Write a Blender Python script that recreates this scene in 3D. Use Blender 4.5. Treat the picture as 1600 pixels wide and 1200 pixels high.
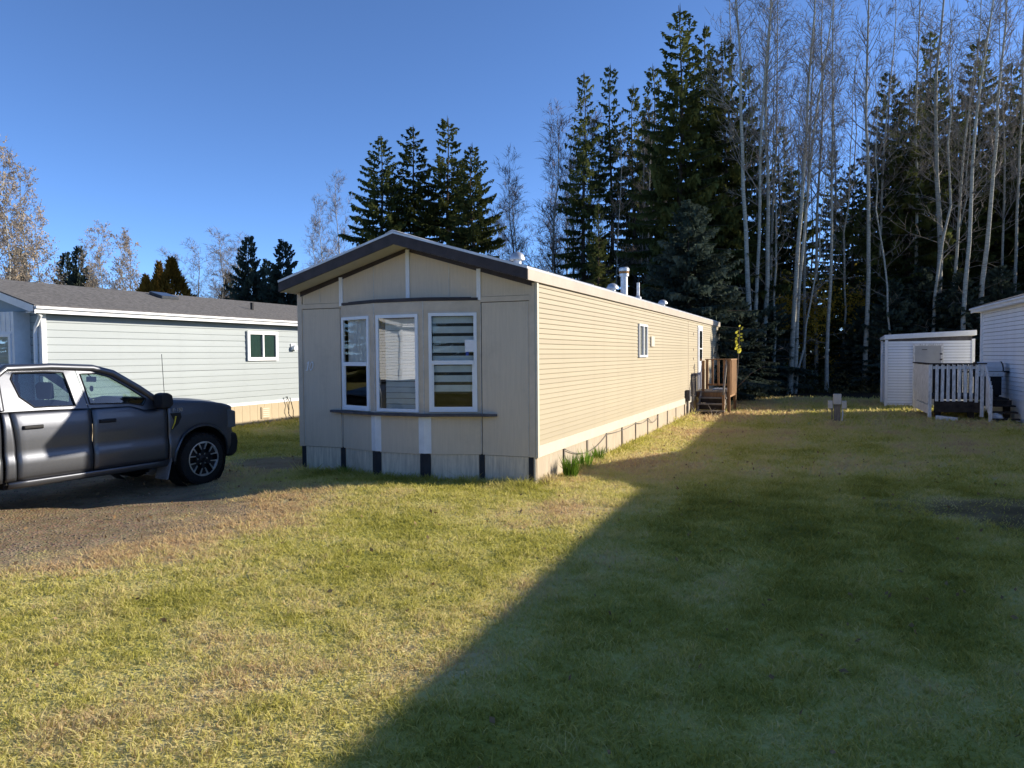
import bpy, math, random
import numpy as np
from mathutils import Vector, Matrix
R_ = math.radians
for o in list(bpy.data.objects): bpy.data.objects.remove(o)
scene = bpy.context.scene
COL = scene.collection

# ---------------------------------------------------------------- camera
# world frame: x to the right along the beige home's front wall, y back along its long side, origin at its front left corner
PITCH, YAW, ROLL, FPX = .039, .402, -.0078, 1150.
CAM = np.array([8.507, -10.479, 2.0])
_v = np.array([math.cos(YAW), math.sin(YAW), 0.0])
_f = np.array([-math.sin(YAW), math.cos(YAW), 0.0])
_z = np.array([0, 0, 1.0])
FW = _f*math.cos(PITCH) - _z*math.sin(PITCH)
_up = _f*math.sin(PITCH) + _z*math.cos(PITCH)
RT = math.cos(ROLL)*_v + math.sin(ROLL)*_up
UP = -math.sin(ROLL)*_v + math.cos(ROLL)*_up
cd = bpy.data.cameras.new('camera'); cam = bpy.data.objects.new('camera', cd); COL.objects.link(cam)
cd.sensor_width = 36; cd.lens = 36*FPX/1600; cd.clip_start = .1; cd.clip_end = 2000
M = Matrix.Identity(4)
for i in range(3):
    M[i][0], M[i][1], M[i][2], M[i][3] = RT[i], UP[i], -FW[i], CAM[i]
cam.matrix_world = M
scene.camera = cam

# ---------------------------------------------------------------- sky, sun, exposure
SUN_AZ, SUN_EL = R_(56.0), R_(20.6)          # azimuth clockwise from +y
world = bpy.data.worlds.new('World'); scene.world = world; world.use_nodes = True
nt = world.node_tree; nt.nodes.clear()
wo = nt.nodes.new('ShaderNodeOutputWorld'); bg = nt.nodes.new('ShaderNodeBackground'); sk = nt.nodes.new('ShaderNodeTexSky')
sk.sky_type = 'NISHITA'; sk.sun_disc = False; sk.sun_elevation = SUN_EL; sk.sun_rotation = SUN_AZ
sk.air_density = .52; sk.dust_density = .22; sk.ozone_density = 5.2; sk.altitude = 600
bg.inputs[1].default_value = .15
nt.links.new(sk.outputs[0], bg.inputs[0]); nt.links.new(bg.outputs[0], wo.inputs[0])
sd = bpy.data.lights.new('sun', 'SUN'); sun = bpy.data.objects.new('sun', sd); COL.objects.link(sun)
sd.energy = 4.5; sd.angle = R_(.5); sd.color = (1.0, .90, .74)
tosun = Vector((math.sin(SUN_AZ)*math.cos(SUN_EL), math.cos(SUN_AZ)*math.cos(SUN_EL), math.sin(SUN_EL)))
sun.rotation_euler = (-tosun).to_track_quat('-Z', 'Y').to_euler(); sun.location = (60, 45, 60)
vs = scene.view_settings; vs.view_transform = 'Standard'; vs.look = 'None'; vs.gamma = 1; vs.use_curve_mapping = False; vs.exposure = .85

def ray(px, py): return FW + RT*(px-800)/FPX + UP*(600-py)/FPX
def at(px, depth):                            # ground point in the photo's column px at a given distance
    d = ray(px, 554); d = d/ (d@FW); p = CAM + d*depth; return float(p[0]), float(p[1])
def tip(py, depth): return 2 + (554-py)*depth/FPX

# ---------------------------------------------------------------- noise (numpy)
def vnoise(x, y, s=0):
    x = np.asarray(x, float); y = np.asarray(y, float)
    xi = np.floor(x).astype(np.int64); yi = np.floor(y).astype(np.int64); fx = x-xi; fy = y-yi
    fx = fx*fx*(3-2*fx); fy = fy*fy*(3-2*fy)
    def h(a, b):
        n = (a*374761393 + b*668265263 + s*1274126177) & 0xffffffff
        n = ((n ^ (n >> 13))*1274126177) & 0xffffffff
        return ((n ^ (n >> 16)) & 0xffff)/65535.0
    return (h(xi, yi)*(1-fx)+h(xi+1, yi)*fx)*(1-fy) + (h(xi, yi+1)*(1-fx)+h(xi+1, yi+1)*fx)*fy
def fbm(x, y, s=0, o=4):
    t = 0; a = .5; w = 0
    for k in range(o):
        t = t + a*vnoise(x*2**k, y*2**k, s+k*17); w += a; a *= .5
    return t/w
def sst(a, b, x): t = np.clip((x-a)/(b-a), 0, 1); return t*t*(3-2*t)

# ---------------------------------------------------------------- materials
def newmat(name):
    m = bpy.data.materials.new(name); m.use_nodes = True; n = m.node_tree; n.nodes.clear()
    out = n.nodes.new('ShaderNodeOutputMaterial'); return m, n, out
def N(n, t, **k):
    x = n.nodes.new(t)
    for a, b in k.items(): setattr(x, a, b)
    return x
def L(n, a, b): n.links.new(a, b)
def mat(name, col, rough=.7, var=.15, scale=3., bump=0., bscale=60., stretch=(1, 1, 1), metal=0., col2=None, spec=.3, grime=0., coat=0., objvar=0.):
    m, n, out = newmat(name)
    p = N(n, 'ShaderNodeBsdfPrincipled'); L(n, p.outputs[0], out.inputs[0])
    p.inputs['Roughness'].default_value = rough; p.inputs['Metallic'].default_value = metal
    p.inputs['Specular IOR Level'].default_value = spec; p.inputs['Coat Weight'].default_value = coat; p.inputs['Coat Roughness'].default_value = .05
    tc = N(n, 'ShaderNodeTexCoord'); mp = N(n, 'ShaderNodeMapping'); mp.inputs['Scale'].default_value = stretch
    L(n, tc.outputs['Object'], mp.inputs[0])
    nz = N(n, 'ShaderNodeTexNoise'); nz.inputs['Scale'].default_value = scale; nz.inputs['Detail'].default_value = 6; nz.inputs['Roughness'].default_value = .65
    L(n, mp.outputs[0], nz.inputs['Vector'])
    cr = N(n, 'ShaderNodeValToRGB'); c2 = col2 or tuple(c*(1-2*var) for c in col)
    c1 = tuple(min(1, c*(1+var*.6)) for c in col)
    cr.color_ramp.elements[0].position = .3; cr.color_ramp.elements[1].position = .7
    cr.color_ramp.elements[0].color = (*c2, 1); cr.color_ramp.elements[1].color = (*c1, 1)
    L(n, nz.outputs[0], cr.inputs[0]); colout = cr.outputs[0]
    if grime:
        n2 = N(n, 'ShaderNodeTexNoise'); n2.inputs['Scale'].default_value = 1.3; n2.inputs['Detail'].default_value = 8; n2.inputs['Roughness'].default_value = .7
        L(n, tc.outputs['Object'], n2.inputs['Vector'])
        mr = N(n, 'ShaderNodeMapRange'); mr.inputs[1].default_value = .52; mr.inputs[2].default_value = .75; mr.inputs[3].default_value = 0; mr.inputs[4].default_value = grime
        L(n, n2.outputs[0], mr.inputs[0]); mx = N(n, 'ShaderNodeMix', data_type='RGBA'); mx.inputs[7].default_value = (*(c*.45 for c in col), 1)
        L(n, mr.outputs[0], mx.inputs[0]); L(n, colout, mx.inputs[6]); colout = mx.outputs[2]
    if objvar:
        oi = N(n, 'ShaderNodeObjectInfo'); hs = N(n, 'ShaderNodeHueSaturation'); mr = N(n, 'ShaderNodeMapRange')
        mr.inputs[3].default_value = 1-objvar; mr.inputs[4].default_value = 1+objvar
        L(n, oi.outputs['Random'], mr.inputs[0]); L(n, mr.outputs[0], hs.inputs['Value']); L(n, colout, hs.inputs['Color']); colout = hs.outputs[0]
    L(n, colout, p.inputs['Base Color'])
    if bump:
        nb = N(n, 'ShaderNodeTexNoise'); nb.inputs['Scale'].default_value = bscale; nb.inputs['Detail'].default_value = 5
        L(n, mp.outputs[0], nb.inputs['Vector']); bp = N(n, 'ShaderNodeBump'); bp.inputs['Strength'].default_value = bump; bp.inputs['Distance'].default_value = .01
        L(n, nb.outputs[0], bp.inputs['Height']); L(n, bp.outputs[0], p.inputs['Normal'])
    return m
def glassmat(name, tint=(.9, .95, .95), refl=.12, rough=.0):
    m, n, out = newmat(name)
    tr = N(n, 'ShaderNodeBsdfTransparent'); tr.inputs[0].default_value = (*tint, 1)
    gl = N(n, 'ShaderNodeBsdfGlossy'); gl.inputs['Roughness'].default_value = rough; gl.inputs[0].default_value = (.95, .97, 1, 1)
    fr = N(n, 'ShaderNodeFresnel'); fr.inputs[0].default_value = 1.5
    ad = N(n, 'ShaderNodeMath', operation='ADD'); ad.inputs[1].default_value = refl; ad.use_clamp = True
    tc = N(n, 'ShaderNodeTexCoord'); nz = N(n, 'ShaderNodeTexNoise'); nz.inputs['Scale'].default_value = 1.6; bp = N(n, 'ShaderNodeBump'); bp.inputs['Strength'].default_value = .02; bp.inputs['Distance'].default_value = .05
    L(n, tc.outputs['Object'], nz.inputs['Vector']); L(n, nz.outputs[0], bp.inputs['Height']); L(n, bp.outputs[0], gl.inputs['Normal'])
    L(n, fr.outputs[0], ad.inputs[0]); mx = N(n, 'ShaderNodeMixShader'); L(n, ad.outputs[0], mx.inputs[0]); L(n, tr.outputs[0], mx.inputs[1]); L(n, gl.outputs[0], mx.inputs[2]); L(n, mx.outputs[0], out.inputs[0])
    return m
def leafmat(name, c1, c2, transl=.35, scale=.8, objvar=.25, rough=.6):
    m, n, out = newmat(name)
    tc = N(n, 'ShaderNodeTexCoord'); nz = N(n, 'ShaderNodeTexNoise'); nz.inputs['Scale'].default_value = scale; nz.inputs['Detail'].default_value = 5
    L(n, tc.outputs['Object'], nz.inputs['Vector']); cr = N(n, 'ShaderNodeValToRGB'); cr.color_ramp.elements[0].position = .32; cr.color_ramp.elements[1].position = .68
    cr.color_ramp.elements[0].color = (*c1, 1); cr.color_ramp.elements[1].color = (*c2, 1); L(n, nz.outputs[0], cr.inputs[0])
    oi = N(n, 'ShaderNodeObjectInfo'); hs = N(n, 'ShaderNodeHueSaturation'); mr = N(n, 'ShaderNodeMapRange'); mr.inputs[3].default_value = 1-objvar; mr.inputs[4].default_value = 1+objvar
    L(n, oi.outputs['Random'], mr.inputs[0]); L(n, mr.outputs[0], hs.inputs['Value']); L(n, cr.outputs[0], hs.inputs['Color'])
    d = N(n, 'ShaderNodeBsdfDiffuse'); t = N(n, 'ShaderNodeBsdfTranslucent'); mx = N(n, 'ShaderNodeMixShader'); mx.inputs[0].default_value = transl
    L(n, hs.outputs[0], d.inputs[0]); L(n, hs.outputs[0], t.inputs[0]); L(n, d.outputs[0], mx.inputs[1]); L(n, t.outputs[0], mx.inputs[2]); L(n, mx.outputs[0], out.inputs[0])
    return m
def lawn_nodes(n, blade):
    """colour of the lawn from the mesh attributes 'dry' and 'dirt' plus noise"""
    def attr(a): x = N(n, 'ShaderNodeAttribute'); x.attribute_name = a; return x.outputs['Fac']
    geo = N(n, 'ShaderNodeNewGeometry'); nz = N(n, 'ShaderNodeTexNoise'); nz.inputs['Scale'].default_value = 5.5; nz.inputs['Detail'].default_value = 6; nz.inputs['Roughness'].default_value = .7
    L(n, geo.outputs['Position'], nz.inputs['Vector'])
    a = N(n, 'ShaderNodeMath', operation='MULTIPLY_ADD'); a.inputs[1].default_value = .7; a.inputs[2].default_value = -.35; L(n, nz.outputs[0], a.inputs[0])
    s = N(n, 'ShaderNodeMath', operation='ADD', use_clamp=True); L(n, attr('dry'), s.inputs[0]); L(n, a.outputs[0], s.inputs[1])
    cr = N(n, 'ShaderNodeValToRGB'); e = cr.color_ramp.elements
    k = 1.0 if blade else .85
    e[0].position = 0; e[0].color = (.235*k, .235*k, .045*k, 1); e[1].position = 1; e[1].color = (.58*k, .42*k, .24*k, 1)
    for pos, c in ((.3, (.415, .395, .085)), (.5, (.54, .50, .145)), (.68, (.64, .575, .225)), (.82, (.68, .58, .29))):
        x = e.new(pos); x.color = (*(q*k for q in c), 1)
    L(n, s.outputs[0], cr.inputs[0]); return cr.outputs[0], attr('dirt'), nz.outputs[0]
def ground_mat():
    m, n, out = newmat('lawn_and_gravel'); p = N(n, 'ShaderNodeBsdfPrincipled'); p.inputs['Roughness'].default_value = .95; p.inputs['Specular IOR Level'].default_value = .1
    col, dirt, nz = lawn_nodes(n, False)
    geo = N(n, 'ShaderNodeNewGeometry')
    v1 = N(n, 'ShaderNodeTexVoronoi'); v1.inputs['Scale'].default_value = 38; L(n, geo.outputs['Position'], v1.inputs['Vector'])
    n1 = N(n, 'ShaderNodeTexNoise'); n1.inputs['Scale'].default_value = 2.2; n1.inputs['Detail'].default_value = 9; n1.inputs['Roughness'].default_value = .75; L(n, geo.outputs['Position'], n1.inputs['Vector'])
    cr = N(n, 'ShaderNodeValToRGB'); e = cr.color_ramp.elements; e[0].position = .3; e[0].color = (.17, .115, .062, 1); e[1].position = .72; e[1].color = (.42, .325, .205, 1); L(n, n1.outputs[0], cr.inputs[0])
    mg = N(n, 'ShaderNodeMix', data_type='RGBA', blend_type='MULTIPLY'); mg.inputs[0].default_value = .25; L(n, cr.outputs[0], mg.inputs[6]); L(n, v1.outputs['Color'], mg.inputs[7])
    mx = N(n, 'ShaderNodeMix', data_type='RGBA'); L(n, dirt, mx.inputs[0]); L(n, col, mx.inputs[6]); L(n, mg.outputs[2], mx.inputs[7])
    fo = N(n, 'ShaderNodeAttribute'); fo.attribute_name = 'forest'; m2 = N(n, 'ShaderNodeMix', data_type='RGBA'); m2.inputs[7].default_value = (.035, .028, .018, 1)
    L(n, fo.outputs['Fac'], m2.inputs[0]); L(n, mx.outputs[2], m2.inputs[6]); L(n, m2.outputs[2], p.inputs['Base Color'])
    bp = N(n, 'ShaderNodeBump'); bp.inputs['Strength'].default_value = .7; bp.inputs['Distance'].default_value = .03
    ad = N(n, 'ShaderNodeMath', operation='ADD'); L(n, n1.outputs[0], ad.inputs[0]); ml = N(n, 'ShaderNodeMath', operation='MULTIPLY'); ml.inputs[1].default_value = .5; L(n, v1.outputs['Distance'], ml.inputs[0]); L(n, ml.outputs[0], ad.inputs[1])
    L(n, ad.outputs[0], bp.inputs['Height']); L(n, bp.outputs[0], p.inputs['Normal']); L(n, p.outputs[0], out.inputs[0]); return m
def blade_mat():
    m, n, out = newmat('grass_blade'); col, dirt, nz = lawn_nodes(n, True)
    d = N(n, 'ShaderNodeBsdfDiffuse'); t = N(n, 'ShaderNodeBsdfTranslucent'); mx = N(n, 'ShaderNodeMixShader'); mx.inputs[0].default_value = .5
    L(n, col, d.inputs[0]); L(n, col, t.inputs[0]); L(n, d.outputs[0], mx.inputs[1]); L(n, t.outputs[0], mx.inputs[2]); L(n, mx.outputs[0], out.inputs[0]); return m

MT = dict(
 siding=mat('tan_vinyl_siding', (.42, .36, .25), .55, .05, 1.2, .05, 90, (1, .15, 3), grime=.22, objvar=.035),
 taupe=mat('taupe_painted_panel', (.63, .53, .405), .8, .05, 4, .10, 110, (14, 14, .6), grime=.30),
 taupe_trim=mat('taupe_trim', (.63, .525, .40), .7, .08, 4, .1, 60, grime=.2),
 skirt_front=mat('weathered_skirting', (.70, .61, .48), .9, .18, 3, .3, 90, (10, 10, .8), grime=.45),
 skirt=mat('peach_skirting', (.50, .42, .32), .85, .12, 3, .25, 90, (8, 8, .8), grime=.35),
 cream=mat('cream_trim', (.62, .57, .46), .6, .05, 4, .05, 60, grime=.12),
 white=mat('white_paint', (.78, .79, .80), .55, .06, 5, .05, 60, grime=.12),
 vinyl=mat('white_vinyl_frame', (.80, .82, .84), .4, .03, 5, 0, grime=.05),
 brown=mat('dark_brown_paint', (.050, .038, .038), .55, .25, 5, .1, 60),
 dark=mat('charcoal_paint', (.032, .034, .040), .7, .25, 6, .15, 60, grime=.2),
 sill=mat('grey_sill_paint', (.10, .095, .105), .7, .25, 7, .2, 60, grime=.5),
 soffit=mat('cream_soffit', (.58, .53, .42), .7, .06, 4),
 roofmetal=mat('painted_metal_roof', (.62, .63, .64), .4, .12, 2, .05, 30, metal=.25, grime=.2),
 fascia=mat('tan_fascia', (.50, .43, .35), .55, .06, 3, grime=.15),
 seam=mat('pale_seam_strip', (.62, .58, .52), .7, .15, 8),
 blue=mat('pale_mint_siding', (.325, .366, .385), .55, .05, 1.2, .05, 90, (1, .15, 3), grime=.14, objvar=.03),
 blueshade=mat('mint_siding_shaded', (.34, .40, .42), .55, .05, 1.2, .05, 90, grime=.08),  # shade tint put into the colour: bluer copy for the shaded end
 skirt_tan=mat('tan_skirting', (.50, .41, .28), .8, .06, 3, .1, 60, grime=.15),
 shingle=mat('grey_brown_shingle', (.165, .158, .152), .95, .3, 9, .8, 45, (1, 1.2, 6), grime=.3),
 wsiding=mat('white_lap_siding', (.86, .87, .88), .55, .05, 1.5, .05, 60, grime=.12),
 peel=mat('peeling_white_paint', (.86, .86, .86), .85, .1, 26, .5, 60, (1, 1, .25), col2=(.45, .43, .41), grime=.35),
 wood=mat('stained_deck_wood', (.36, .20, .095), .75, .25, 6, .25, 70, (4, 4, .5), grime=.4),
 greywood=mat('weathered_grey_wood', (.26, .225, .19), .9, .25, 7, .4, 70, (4, 4, .6), grime=.5),
 darkwood=mat('old_dark_deck_wood', (.055, .042, .035), .85, .35, 7, .4, 70, (1, 6, 1), grime=.4),
 glass=glassmat('window_glass', (.84, .90, .90), .16), glassS=glassmat('clear_window_glass', (.92, .96, .95), -.005), glassR=glassmat('dusty_glass', (.72, .78, .80), .10),
 carglass=glassmat('car_glass', (.66, .78, .72), .02), darkglass=glassmat('tinted_car_glass', (.30, .37, .38), .03),
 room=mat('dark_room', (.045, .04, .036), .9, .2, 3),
 blind=mat('white_blind', (.86, .88, .88), .8, .06, 5), blind_sheer=mat('dark_sheer_blind', (.075, .07, .065), .9, .2, 9), lace=mat('lace_curtain', (.86, .84, .80), .9, .12, 22, .3, 60, (1, 1, .35)),
 greenblind=mat('green_blind', (.045, .105, .08), .8, .2, 12),
 metal=mat('galvanised_metal', (.60, .61, .62), .42, .15, 12, metal=.7, grime=.3), ironblack=mat('black_metal', (.015, .015, .017), .5, .3, 9), rust=mat('rusty_band', (.33, .17, .06), .8, .3, 20),
 paint=mat('grey_metallic_car_paint', (.108, .115, .134), .42, .04, 40, 0, metal=.82, coat=.35, spec=.5, grime=.08), black=mat('black_plastic', (.014, .014, .016), .55, .2, 20), tyre=mat('tyre_rubber', (.018, .017, .017), .85, .3, 30, .3, 80, grime=.5),
 rimdark=mat('dark_alloy', (.03, .03, .034), .4, .2, 12, metal=.6), alloy=mat('machined_alloy', (.62, .63, .65), .3, .08, 12, metal=.8), chrome=mat('badge_metal', (.65, .65, .66), .25, .05, 9, metal=.8),
 seat=mat('grey_seat_cloth', (.045, .045, .048), .95, .2, 20), lamp=mat('headlight_lens', (.10, .105, .115), .12, .1, 8, spec=.8), red=mat('red_lens', (.35, .01, .01), .25, .1, 8), mud=mat('grey_mudflap', (.20, .20, .21), .6, .2, 6, grime=.4), yellow=mat('yellow_strip', (.60, .48, .05), .4, .1, 8),
 bark_spruce=mat('spruce_bark', (.085, .065, .05), .95, .3, 6, .6, 30, (3, 3, .6)), 
 bark_aspen=mat('aspen_bark', (.40, .385, .33), .9, .25, 3, .4, 25, (2, 2, 6), col2=(.17, .165, .14), objvar=.2),
 twig=mat('grey_twig', (.25, .215, .185), .9, .25, 3, objvar=.2), twig_brown=mat('brown_twig', (.20, .135, .095), .9, .25, 3),
 needles=leafmat('spruce_needles', (.038, .054, .022), (.135, .150, .050), .33, .9), needles_blue=leafmat('blue_spruce_needles', (.036, .055, .044), (.095, .118, .090), .25, .9),
 cedar=leafmat('cedar_foliage', (.10, .052, .010), (.27, .155, .030), .25, 1.2), paleleaf=leafmat('pale_dry_leaves', (.46, .36, .25), (.62, .52, .40), .4, 2), 
 gold=leafmat('golden_leaves', (.34, .21, .03), (.70, .48, .08), .5, .8), darkleaf=leafmat('dark_underbrush', (.03, .036, .015), (.12, .10, .045), .3, .5), yellowleaf=leafmat('yellow_leaf', (.50, .48, .05), (.66, .60, .10), .5, 6),
 deadleaf=leafmat('fallen_leaf', (.20, .12, .06), (.38, .28, .16), .2, 3), stone=mat('gravel_stone', (.30, .25, .185), .9, .3, 5, objvar=.3), paper=mat('paper_sheet', (.8, .8, .82), .7, .02, 3), bluelabel=mat('blue_label', (.05, .09, .35), .5, .1, 3),
 postgrey=mat('utility_box_beige', (.62, .58, .52), .6, .1, 5, grime=.3), steel=mat('stainless_lid', (.66, .69, .73), .4, .05, 9, metal=.35), tarp=mat('blue_white_pad', (.55, .62, .70), .7, .1, 5), bag=mat('white_plastic_bag', (.66, .67, .69), .4, .1, 12, .5, 20),
 cable=mat('grey_cable', (.18, .17, .16), .7, .2, 9), ground=ground_mat(), blade=blade_mat(),
 doorbeige=mat('greige_door', (.40, .40, .40), .6, .05, 3, grime=.25), tuft=leafmat('green_tuft', (.10, .20, .025), (.24, .38, .05), .35, 5), straw=leafmat('straw', (.50, .40, .22), (.62, .52, .30), .3, 5), skylight=mat('skylight_dome', (.05, .055, .06), .2, .1, 5),
)

# ---------------------------------------------------------------- mesh builder
class MB:
    def __init__(s, T=None): s.v = []; s.f = []; s.T = T
    def add(s, vs, fs):
        b = len(s.v)
        for p in vs: s.v.append(s.T(p) if s.T else tuple(p))
        for f in fs: s.f.append(tuple(i+b for i in f))
        return s
    def box(s, x0, x1, y0, y1, z0, z1):
        return s.add([(x0,y0,z0),(x1,y0,z0),(x1,y1,z0),(x0,y1,z0),(x0,y0,z1),(x1,y0,z1),(x1,y1,z1),(x0,y1,z1)],
                     [(0,3,2,1),(4,5,6,7),(0,1,5,4),(1,2,6,5),(2,3,7,6),(3,0,4,7)])
    def prism(s, poly, a, b, ax):            # poly of 2D points in the two other axes, extruded from a to b along axis ax
        n = len(poly)
        def P(p, t): return {0: (t, p[0], p[1]), 1: (p[0], t, p[1]), 2: (p[0], p[1], t)}[ax]
        vs = [P(p, a) for p in poly]+[P(p, b) for p in poly]
        fs = [tuple(range(n))[::-1], tuple(range(n, 2*n))]+[(i, (i+1) % n, n+(i+1) % n, n+i) for i in range(n)]
        return s.add(vs, fs)
    def tube(s, pts, rad, n=6, cap=True):
        pts = [Vector(p) for p in pts]; m = len(pts)
        rad = rad if hasattr(rad, '__len__') else [rad]*m
        vs = []; fs = []; ref = None
        for i, p in enumerate(pts):
            d = (pts[min(i+1, m-1)]-pts[max(i-1, 0)]); d = d.normalized() if d.length > 1e-9 else Vector((0, 0, 1))
            if ref is None: ref = Vector((1, 0, 0)) if abs(d.x) < .8 else Vector((0, 1, 0))
            a = (ref-d*ref.dot(d)).normalized(); b = d.cross(a); ref = a
            for k in range(n):
                t = 2*math.pi*k/n; q = p+(a*math.cos(t)+b*math.sin(t))*rad[i]; vs.append(tuple(q))
        for i in range(m-1):
            for k in range(n): fs.append((i*n+k, i*n+(k+1) % n, (i+1)*n+(k+1) % n, (i+1)*n+k))
        if cap: fs.append(tuple(range(n))[::-1]); fs.append(tuple(range((m-1)*n, m*n)))
        return s.add(vs, fs)
    def lathe(s, prof, n, c=(0, 0, 0), ax=2, cap=True):   # prof: (radius, height)
        vs = []; fs = []
        for r, h in prof:
            for k in range(n):
                t = 2*math.pi*k/n; x, y = r*math.cos(t), r*math.sin(t)
                q = {2: (x, y, h), 1: (x, h, y), 0: (h, x, y)}[ax]; vs.append((c[0]+q[0], c[1]+q[1], c[2]+q[2]))
        for i in range(len(prof)-1):
            for k in range(n): fs.append((i*n+k, i*n+(k+1) % n, (i+1)*n+(k+1) % n, (i+1)*n+k))
        if cap: fs.append(tuple(range(n))[::-1]); fs.append(tuple(range((len(prof)-1)*n, len(prof)*n)))
        return s.add(vs, fs)
    def mesh(s, name, m, smooth=None):
        me = bpy.data.meshes.new(name); me.from_pydata(s.v, [], s.f); me.materials.append(m)
        me.validate()
        if smooth is not None:
            me.polygons.foreach_set('use_smooth', [True]*len(me.polygons)); me.set_sharp_from_angle(angle=R_(smooth))
        me.update(); return me
    def build(s, name, m, parent=None, smooth=None, bevel=0):
        o = bpy.data.objects.new(name, s.mesh(name, MT[m] if isinstance(m, str) else m, smooth)); COL.objects.link(o); o.parent = parent
        if bevel:
            b = o.modifiers.new('bevel', 'BEVEL'); b.width = bevel; b.segments = 2; b.limit_method = 'ANGLE'
        return o
def fixn(o):                                  # make normals point outwards
    import bmesh
    bm = bmesh.new(); bm.from_mesh(o.data); bmesh.ops.recalc_face_normals(bm, faces=bm.faces); bm.to_mesh(o.data); bm.free(); return o
def tag(o, label, cat, group=None, kind=None):
    if label: o['label'] = label
    if cat: o['category'] = cat
    if group: o['group'] = group
    if kind: o['kind'] = kind
    return o
def empty(name, loc=(0, 0, 0), rz=0):
    o = bpy.data.objects.new(name, None); o.empty_display_size = .2; COL.objects.link(o); o.location = loc; o.rotation_euler = (0, 0, rz); return o
def thing(name, label, cat, loc=(0, 0, 0), rz=0, group=None): return tag(empty(name, loc, rz), label, cat, group)
def inst(name, me, parent, loc=(0, 0, 0), rz=0):
    o = bpy.data.objects.new(name, me); COL.objects.link(o); o.parent = parent; o.location = loc; o.rotation_euler = (0, 0, rz); return o
def tri_mesh(name, V, F, m, attrs=None):
    me = bpy.data.meshes.new(name); V = np.asarray(V, np.float32); F = np.asarray(F, np.int32)
    me.vertices.add(len(V)); me.vertices.foreach_set('co', V.ravel()); me.loops.add(F.size); me.loops.foreach_set('vertex_index', F.ravel())
    k = F.shape[1]; me.polygons.add(len(F)); me.polygons.foreach_set('loop_start', np.arange(0, F.size, k, dtype=np.int32))
    me.materials.append(m); me.update(calc_edges=True)
    for a, d in (attrs or {}).items():
        x = me.attributes.new(a, 'FLOAT', 'POINT'); x.data.foreach_set('value', np.asarray(d, np.float32))
    return me

# ---------------------------------------------------------------- the ground
def xb(y): return np.interp(y, [-14, -8, -6.1, -4.6, -3.1, -2.6, -2.0, -1.4, -.6], [.6, 1.1, 1.45, 1.75, 1.6, 1.35, .35, -.35, -.9])
def dirt_f(x, y):
    w = (fbm(x*1.1, y*1.1, 5)-.5)*1.6 + (fbm(x*5, y*5, 9)-.5)*.7
    d = sst(-.45, .75, xb(y)-x+w)*sst(-8.5, -6.5, x+w)*(1-sst(-1.3, .1, y+w*.6))
    d = np.maximum(d, .95*(1-sst(.5, 1.25, np.hypot((x+.9)/1.3, (y-.6)/.8)+w*.4)))
    d = np.maximum(d, .75*(1-sst(.45, 1.2, np.hypot((x-11.4)/1.9, (y-.2)/1.3)+w*.7)))
    d = np.maximum(d, .7*(1-sst(.5, 1.2, np.hypot((x-8.85)/.5, (y-12.9)/.4)+w*.3)))
    return np.clip(d, 0, 1)
def dry_light_f(x, y):
    b = .57+.80*(fbm(x*.55, y*.55, 21)-.5)+.55*(fbm(x*2.3, y*2.3, 33)-.5)
    b = b-.24*sst(5.0, 8, x)*sst(-10, 1, y+x*.2)+.02  # right lawn tinted greener where it lies in shade
    b = b+.30*sst(-3, 6, y)*sst(4.2, 5.5, x)  # far right lawn painted paler, standing in for soft light on it
    e = np.abs(xb(y)-x); b = b+.30*np.exp(-(e/.9)**2)*(y < 0)
    b = b-.30*np.exp(-((y+.9)/.55)**2)*(x > .3)*(x < 5)           # greener along the front skirting
    b = b-.10*sst(-.5, -3, x)*sst(0, 3, y)
    st = np.sin((x+.12*np.sin(y*.6))*5.2)                          # mower stripes
    return np.clip(b+.07*st*sst(5, 7, x), 0, 1)
def gz(x, y):
    z = .035*(fbm(x*.35, y*.35, 3)-.5)+.02*(fbm(x*1.6, y*1.6, 4)-.5)
    z = z-.035*(np.exp(-((x+.80)/.24)**2)+np.exp(-((x+2.45)/.24)**2))*(1-sst(-3.2, -2.2, y))
    z = z+.10*np.exp(-((x-2.2)/1.9)**2-((y+1.5)/1.0)**2)
    z = z-.025*sst(-.2, .8, xb(y)-x)*(y < .5)*sst(-9, -7, x)
    return z
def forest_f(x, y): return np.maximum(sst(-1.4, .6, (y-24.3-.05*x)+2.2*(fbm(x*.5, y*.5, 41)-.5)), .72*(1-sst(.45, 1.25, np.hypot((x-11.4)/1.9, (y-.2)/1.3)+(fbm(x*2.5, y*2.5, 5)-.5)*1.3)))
def axis(lo, hi, step, far): 
    a = np.arange(lo, hi+1e-6, step); g = np.geomspace(1, far, 16)[1:]
    return np.concatenate([lo-g[::-1], a, hi+g])
gx = axis(-14, 18, .2, 500); gy = axis(-14, 32, .2, 500)
X, Y = np.meshgrid(gx, gy); nx, ny = len(gx), len(gy)
x = X.ravel(); y = Y.ravel(); z = gz(x, y)
I = (np.arange(ny-1)[:, None]*nx+np.arange(nx-1)[None, :]).ravel()
gm = tri_mesh('ground', np.stack([x, y, z], 1), np.stack([I, I+1, I+nx+1, I+nx], 1), MT['ground'], dict(dry=dry_light_f(x, y), dirt=dirt_f(x, y), forest=forest_f(x, y)))
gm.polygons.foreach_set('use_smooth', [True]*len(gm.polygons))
go = bpy.data.objects.new('ground', gm); COL.objects.link(go); go['kind'] = 'structure'; go['label'] = 'lawn with a worn gravel driveway and dark forest floor'

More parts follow.
